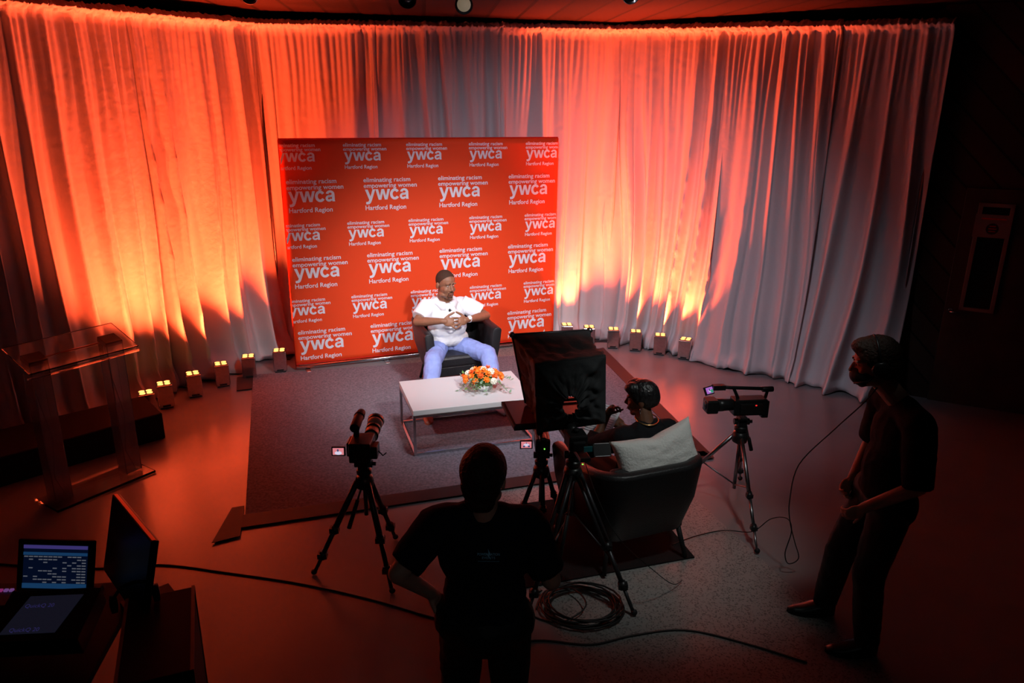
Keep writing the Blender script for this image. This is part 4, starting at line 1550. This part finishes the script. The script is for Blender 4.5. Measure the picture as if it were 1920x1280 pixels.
hn.build('carry_handle', m_blackp, cam, .004)
monitor(cam, (.02, -.275, .205), R(118), R(-30), .072, .05, 'other')
MB().ell((.067, .06, .1), (.004, .007, .005)).build('record_light', m_redled, cam)
MB().ell((.02, -.19, .24), (.006, .006, .003)).build('handle_light', m_orim, cam)

# ------------------------------------------------------------------ prompter hood rig
pr = thing('teleprompter', 'big black cloth prompter hood on the tall tripod in front of the stage', 'teleprompter', (0.37, 4.0, .92), R(192))
# tray and flat monitor under the hood, red reflection put into its colour
MB().box((.08, -.34, .085), (.50, .40, .03)).build('tray', m_black, pr, .004)
MB().box((.085, -.34, .103), (.46, .36, .006)).build('monitor_glass', m_maroon, pr)
MB().box((0, -.02, .03), (.06, .5, .025)).box((-.0, -.1, .055), (.1, .2, .03)).build('rail', m_blackp, pr, .003)
# frame (towards the man)
NF = [(-.23, -.50, .56), (.27, -.50, .555), (.19, -.44, .12), (-.22, -.44, .12)]
fb = MB()
for i in range(4):
    fb.cyl(NF[i], NF[(i + 1) % 4], .010, n=8)
fb.build('frame', m_dgrey, pr)
for p in NF[:2]:
    MB().ell(p, (.02, .02, .02)).build('corner_knob', m_alu, pr)
# near cloth panel with the lens hole, seen from behind
hx, hz_, hr = .035, .275, .042
rect_ = [(-.20, .53), (.22, .50), (.20, .07), (-.22, .10)]


def edge_pt(t):
    t = (t % 1.0) * 4
    i = int(t)
    f_ = t - i
    a, b_ = rect_[i % 4], rect_[(i + 1) % 4]
    return V((a[0] + (b_[0] - a[0]) * f_, a[1] + (b_[1] - a[1]) * f_))


NA, NR_ = 120, 22
vs, fs = [], []
ang0 = math.atan2(rect_[0][1] - hz_, rect_[0][0] - hx)
for k in range(NA):
    e = edge_pt(k / NA)
    a = math.atan2(e.y - hz_, e.x - hx)
    hp_ = V((hx + hr * 1.0 * math.cos(a), hz_ + hr * 1.35 * math.sin(a)))
    for j in range(NR_):
        t = j / (NR_ - 1)
        p = hp_.lerp(e, t)
        wr_ = .013 * math.sin(a * 13 + 2.2 * noise.noise(V((a * 2, t * 2, 0))) * 3) * (1 - t) ** .6 + .022 * noise.noise(V((p.x * 13, p.y * 13, 2))) + .012 * noise.noise(V((a * 6, t * 5, 5)))
        y = -.02 - .05 * sst(0, 1, t) * 0 + .035 * (1 - t) + wr_ * (1 - t ** 6)
        vs.append((p.x, y - .07 * t, p.y))
for k in range(NA):
    for j in range(NR_ - 1):
        a, b_ = k * NR_ + j, ((k + 1) % NA) * NR_ + j
        fs.append((a, b_, b_ + 1, a + 1))
cm = MB().add(vs, fs, True)
# sides: join near edge to the frame edge
edge_n = [V((edge_pt(k / NA).x, -.09, edge_pt(k / NA).y)) for k in range(NA)]


def frame_pt(t):
    t = (t % 1.0) * 4
    i = int(t)
    return V(NF[i % 4]).lerp(V(NF[(i + 1) % 4]), t - i)


vs, fs = [], []
NSd = 20
for k in range(NA):
    a, b_ = edge_n[k], frame_pt(k / NA)
    cen = V((0, (a.y + b_.y) / 2, .31))
    for j in range(NSd + 1):
        t = j / NSd
        p = a.lerp(b_, t)
        o_ = (p - V((0, p.y, .31))).normalized()
        n_ = .02 * noise.noise(V((k * .22, t * 4, 3))) + .012 * noise.noise(V((k * .6, t * 9, 6))) - .025 * math.sin(math.pi * t)
        vs.append(p + o_ * n_ * math.sin(math.pi * t) ** .5)
for k in range(NA):
    # open bottom: the tray closes it
    if 2.02 / 4 < (k / NA) < 2.98 / 4:
        continue
    for j in range(NSd):
        a, b_ = k * (NSd + 1) + j, ((k + 1) % NA) * (NSd + 1) + j
        fs.append((a, b_, b_ + 1, a + 1))
cm.add(vs, fs, True)
cm.build('cloth_hood', m_bcloth, pr, fix=False, solid=.002)
MB().cyl((hx + .005, -.3, .10), (hx + .005, -.3, .40), .005, n=8).build('glass_support_rod', m_black, pr)
# camera behind the hood
pc = thing('video_camera', 'dark camera with unlit back screen directly under the hood hole', 'camera', (0.37, 4.0, .945), R(192))
MB().box((.02, .10, .075), (.11, .12, .09)).box((.02, .15, .06), (.08, .05, .06)).cyl((.02, .1, .12), (.02, .1, .145), .02).build('body', m_black, pc, .01)
MB().lathe([(.034, 0), (.036, .07), (.03, .07)], (.02, .05, .09), (0, -1, .1)).build('lens', m_blackp, pc)
Mx = Matrix.Translation(V((-.115, .17, .03))) @ Euler((R(-35), 0, R(176))).to_matrix().to_4x4()
for nm, sz, m__, dy in (('back_screen', (.1, .012, .075), m_blackp, 0), ('screen_trim', (.1, .003, .003), m_scr_white, 0)):
    if nm == 'back_screen':
        mb = MB().box((0, 0, 0), sz)
    else:
        mb = MB().box((0, -.008, .036), (.085, .002, .003)).box((0, -.008, -.036), (.085, .002, .003))
    mb.v = [tuple(Mx @ V(p)) for p in mb.v]
    mb.build(nm, m__ if nm == 'back_screen' else m_paper, pc)
MB().box((-.02, .205, .06), (.05, .01, .03)).build('teal_label', m_scr_teal if False else mat('teal cable clip', (.02, .18, .2), .5), pc)
MB().ell((-.05, .0, -.06), (.004, .004, .004)).build('level_light', m_green, pc)
MB().ell((-.035, .075, -.1), (.006, .004, .004)).build('level_light', m_green, pc)
cable('thin cable hanging from the prompter camera towards the floor', [(.42, 3.9, .9), (.5, 3.8, .7), (.62, 3.7, .5), (.85, 3.75, .25), (1.0, 3.9, .06), (1.08, 4.0, .018)], .0025)

# floor cables
cable('black cable crossing the floor from the left edge to the man with hand on hip', [(-4.2, 4.3, .006), (-3.4, 4.13, .006), (-2.7, 4.07, .006), (-2.24, 4.12, .006), (-1.77, 4.04, .006), (-1.3, 3.94, .006), (-.85, 3.8, .006), (-.48, 3.65, .006), (-.1, 3.5, .006)], .006)
coil = []
for k in range(140):
    a = 2 * math.pi * k / 20
    rr = .21 + .03 * math.sin(k * .37)
    coil.append((.43 + rr * math.cos(a) * 1.05, 3.73 + rr * math.sin(a) * .85, .008 + k * .0003))
cl = MB().tube(coil, .006, 6).build('cable_coil', m_cable)
tag(cl, 'coiled black cable lying on the speckled floor under the tall tripod', 'cable')
cable('loose loop of black cable left of the coil', [(.2, 3.9, .006), (.12, 3.8, .006), (.14, 3.66, .006), (.3, 3.6, .012), (.45, 3.7, .05), (.38, 3.86, .05), (.22, 3.86, .03), (.16, 3.7, .02)], .005)
cable('black cable trailing right across the speckled floor below the coil', [(-.1, 3.36, .006), (.15, 3.45, .006), (.45, 3.42, .006), (.7, 3.5, .006), (1.0, 3.55, .006), (1.3, 3.45, .006), (1.6, 3.3, .006)], .006)

# ------------------------------------------------------------------ control desk at lower left
dk = thing('equipment_desk', 'dark desk full of show control gear at the lower left', 'desk', (-1.95, 2.42, 0), R(8))
MB().box((-.15, 0, .79), (1.05, .75, .03)).build('desktop', m_case, dk, .004)
for sx in (-1, 1):
    for sy in (-1, 1):
        MB().cyl((sx * .47 - .15, sy * .32, 0), (sx * .47 - .15, sy * .32, .775), .018, n=10).build('leg', m_black, dk)
tabl = thing('touch_screen', 'tilted tablet screen showing a blue cue grid on the dark desk', 'screen', (-1.86, 2.66, .805), R(3))
Mx = Matrix.Translation(V((-.02, 0, .19))) @ Euler((R(-18), R(3), 0)).to_matrix().to_4x4()


def on(mx, mb):
    mb.v = [tuple(mx @ V(p)) for p in mb.v]
    return mb


sb_ = on(Mx, MB().box((0, .008, 0), (.31, .016, .225))).build('screen_body', m_blackp, tabl, .008)
w_, h_ = .255, .18
on(Mx, MB().box((0, -.001, 0), (w_, .003, h_))).build('picture', m_scr_navy, sb_)
on(Mx, MB().box((0, -.004, h_ / 2 - .008), (w_, .002, .014))).build('title_bar', m_scr_bar, sb_)
on(Mx, MB().box((0, -.004, h_ / 2 - .036), (w_, .002, .012)).box((0, -.004, -h_ / 2 + .012), (w_, .002, .02))).build('blue_strip', m_scr_blue, sb_)
cells = MB()
rnd = random.Random(4)
for r_ in range(10):
    for c_ in range(13):
        if r_ == 0 and c_ < 6 or c_ > 10 and rnd.random() < .8 or rnd.random() < .3:
            cells.box((-.116 + c_ * .0192, -.004, .042 - r_ * .0117), (.0155, .002, .0038))
on(Mx, cells).build('cue_cells', m_scr_cell, sb_)
MB().box((0, .03, .015), (.2, .16, .03)).cyl((0, .04, .02), (0, .03, .17), .012).build('stand', m_black, tabl, .004)
# slanted console with dim slate screen reading QuickQ 20
con = thing('lighting_console', 'dim slate control surface lying tilted in front of the tablet', 'console', (-1.80, 2.43, .805), R(5))
Mx = Matrix.Translation(V((0, 0, .135))) @ Euler((R(16), 0, 0)).to_matrix().to_4x4()
on(Mx, MB().box((0, 0, -.045), (.34, .24, .09))).build('housing', m_blackp, con, .004)
on(Mx, MB().prism([(-.125, -.085), (.075, -.085), (.115, .085), (-.085, .085)], 0, .003)).build('slate_screen', m_pad, con)
g = text_geo('QuickQ 20', .024)
for dx_, dy_ in ((-.085, .03), (-.095, -.078)):
    tx = MB().add([(p.x + dx_, p.y + dy_, .0045) for p in g[0]], g[1])
    on(Mx, tx).build('lettering', m_padtxt, con, fix=False)
# switcher with lit keys
sw = thing('video_switcher', 'small switcher with lit cyan, magenta and violet keys at the left edge', 'switcher', (-2.16, 2.62, .825), R(4))
MB().box((0, 0, .03), (.26, .16, .06)).build('housing', m_blackp, sw, .005)
for k, m__ in enumerate((m_btn3, m_btn3, m_btn1, m_btn2, m_btn2)):
    MB().box((0.0 + k * .022, .02, .064), (.015, .015, .008)).build('lit_key', m__, sw, .001)
# monitor seen from its side edge
mo = thing('monitor', 'large dark monitor seen edge on with an orange lit rim', 'monitor', (-1.53, 2.60, .805), R(-47))
Mx = Matrix.Translation(V((0, 0, .285))) @ Euler((R(-14), 0, 0)).to_matrix().to_4x4()
on(Mx, MB().box((0, 0, 0), (.48, .03, .34))).build('panel', m_blackp, mo, .004)
on(Mx, MB().box((0, -.004, .1715), (.47, .014, .003)).box((-.2415, -.004, 0), (.003, .014, .33))).build('rim', m_orim, mo)  # orange light along the edge is painted in
on(Mx, MB().box((0, .03, .0), (.14, .04, .14))).build('back_box', m_black, mo, .004)
MB().box((0, .06, .01), (.24, .2, .02)).cyl((0, .06, .02), (0, .04, .27), .018).build('stand', m_black, mo, .003)
# case on the right of the desk
cs = thing('road_case', 'dark plywood road case with metal edges right of the desk', 'case', (-1.28, 2.27, 0), R(22))
MB().box((0, 0, .51), (.24, .5, .96)).build('box', m_case, cs, .006)
eg = MB()
for sx in (-1, 1):
    for sy in (-1, 1):
        eg.box((sx * .118, sy * .248, .51), (.012, .012, .96))
    eg.box((sx * .118, 0, .991), (.012, .5, .008))
eg.build('edge_trim', m_dgrey, cs)
for sx in (-1, 1):
    for sy in (-1, 1):
        MB().ell((sx * .09, sy * .21, .013), (.02, .02, .015)).build('rubber_foot', m_black, cs)
hpn = thing('headphones', 'black headphones hooked on top of the dark road case', 'headphones', (-1.43, 2.42, .99), R(30))
MB().tube([V((.075 * math.cos(R(a)), 0, .03 + .075 * math.sin(R(a)))) for a in range(0, 181, 15)], .007, 8).build('band', m_blackp, hpn)
for k in (-1, 1):
    MB().lathe([(.012, -.014), (.034, -.01), (.034, .01), (.012, .014)], (k * .073, 0, .036), (1, 0, 0)).build('ear_cup', m_black, hpn)

# ------------------------------------------------------------------ ceiling fixtures
bar = MB().cyl((0, 0, 0), (.75, 0, 0), .02, n=10).box((.1, 0, .055), (.03, .03, .11)).box((.65, 0, .055), (.03, .03, .11)).build('lighting_bar', m_black)
bar.location = (-.95, 6.0, 3.63)
tag(bar, 'short black lighting bar hanging from the ceiling above the stage', 'lighting bar')


def head_lamp(label, loc, aim, glass, body_m):
    t = thing('stage_lamp', label, 'stage light', loc)
    d = (V(aim) - V(loc)).normalized()
    MB().lathe([(.02, -.13), (.055, -.11), (.062, .0), (.066, .05), (.06, .05), (.05, .03)], (0, 0, 0), d).build('housing', body_m, t)
    MB().lathe([(.001, .031), (.05, .031), (.05, .035), (.001, .037)], (0, 0, 0), d).build('lens', glass, t)
    MB().cyl((0, 0, .0), (0, 0, 3.745 - loc[2]), .01, n=8).build('hanger', body_m, t)
    return t


head_lamp('unlit black lamp head at the left end of the lighting bar', (-.79, 5.95, 3.58), (-.6, 3, 1.5), m_lensd, m_black)
head_lamp('black lamp head glowing warm at the right end of the lighting bar', (-.38, 5.95, 3.54), (-.05, 2.5, 2.2), m_warm, m_black)
head_lamp('round red lit lamp at the top left above the drapes', (-1.95, 6.0, 3.60), (-2.2, 3, 2.0), m_lensd, m_chrome)
head_lamp('round red lit lamp at the top right of centre above the drapes', (.84, 6.0, 3.63), (1.0, 3, 2.0), m_lensd, m_chrome)
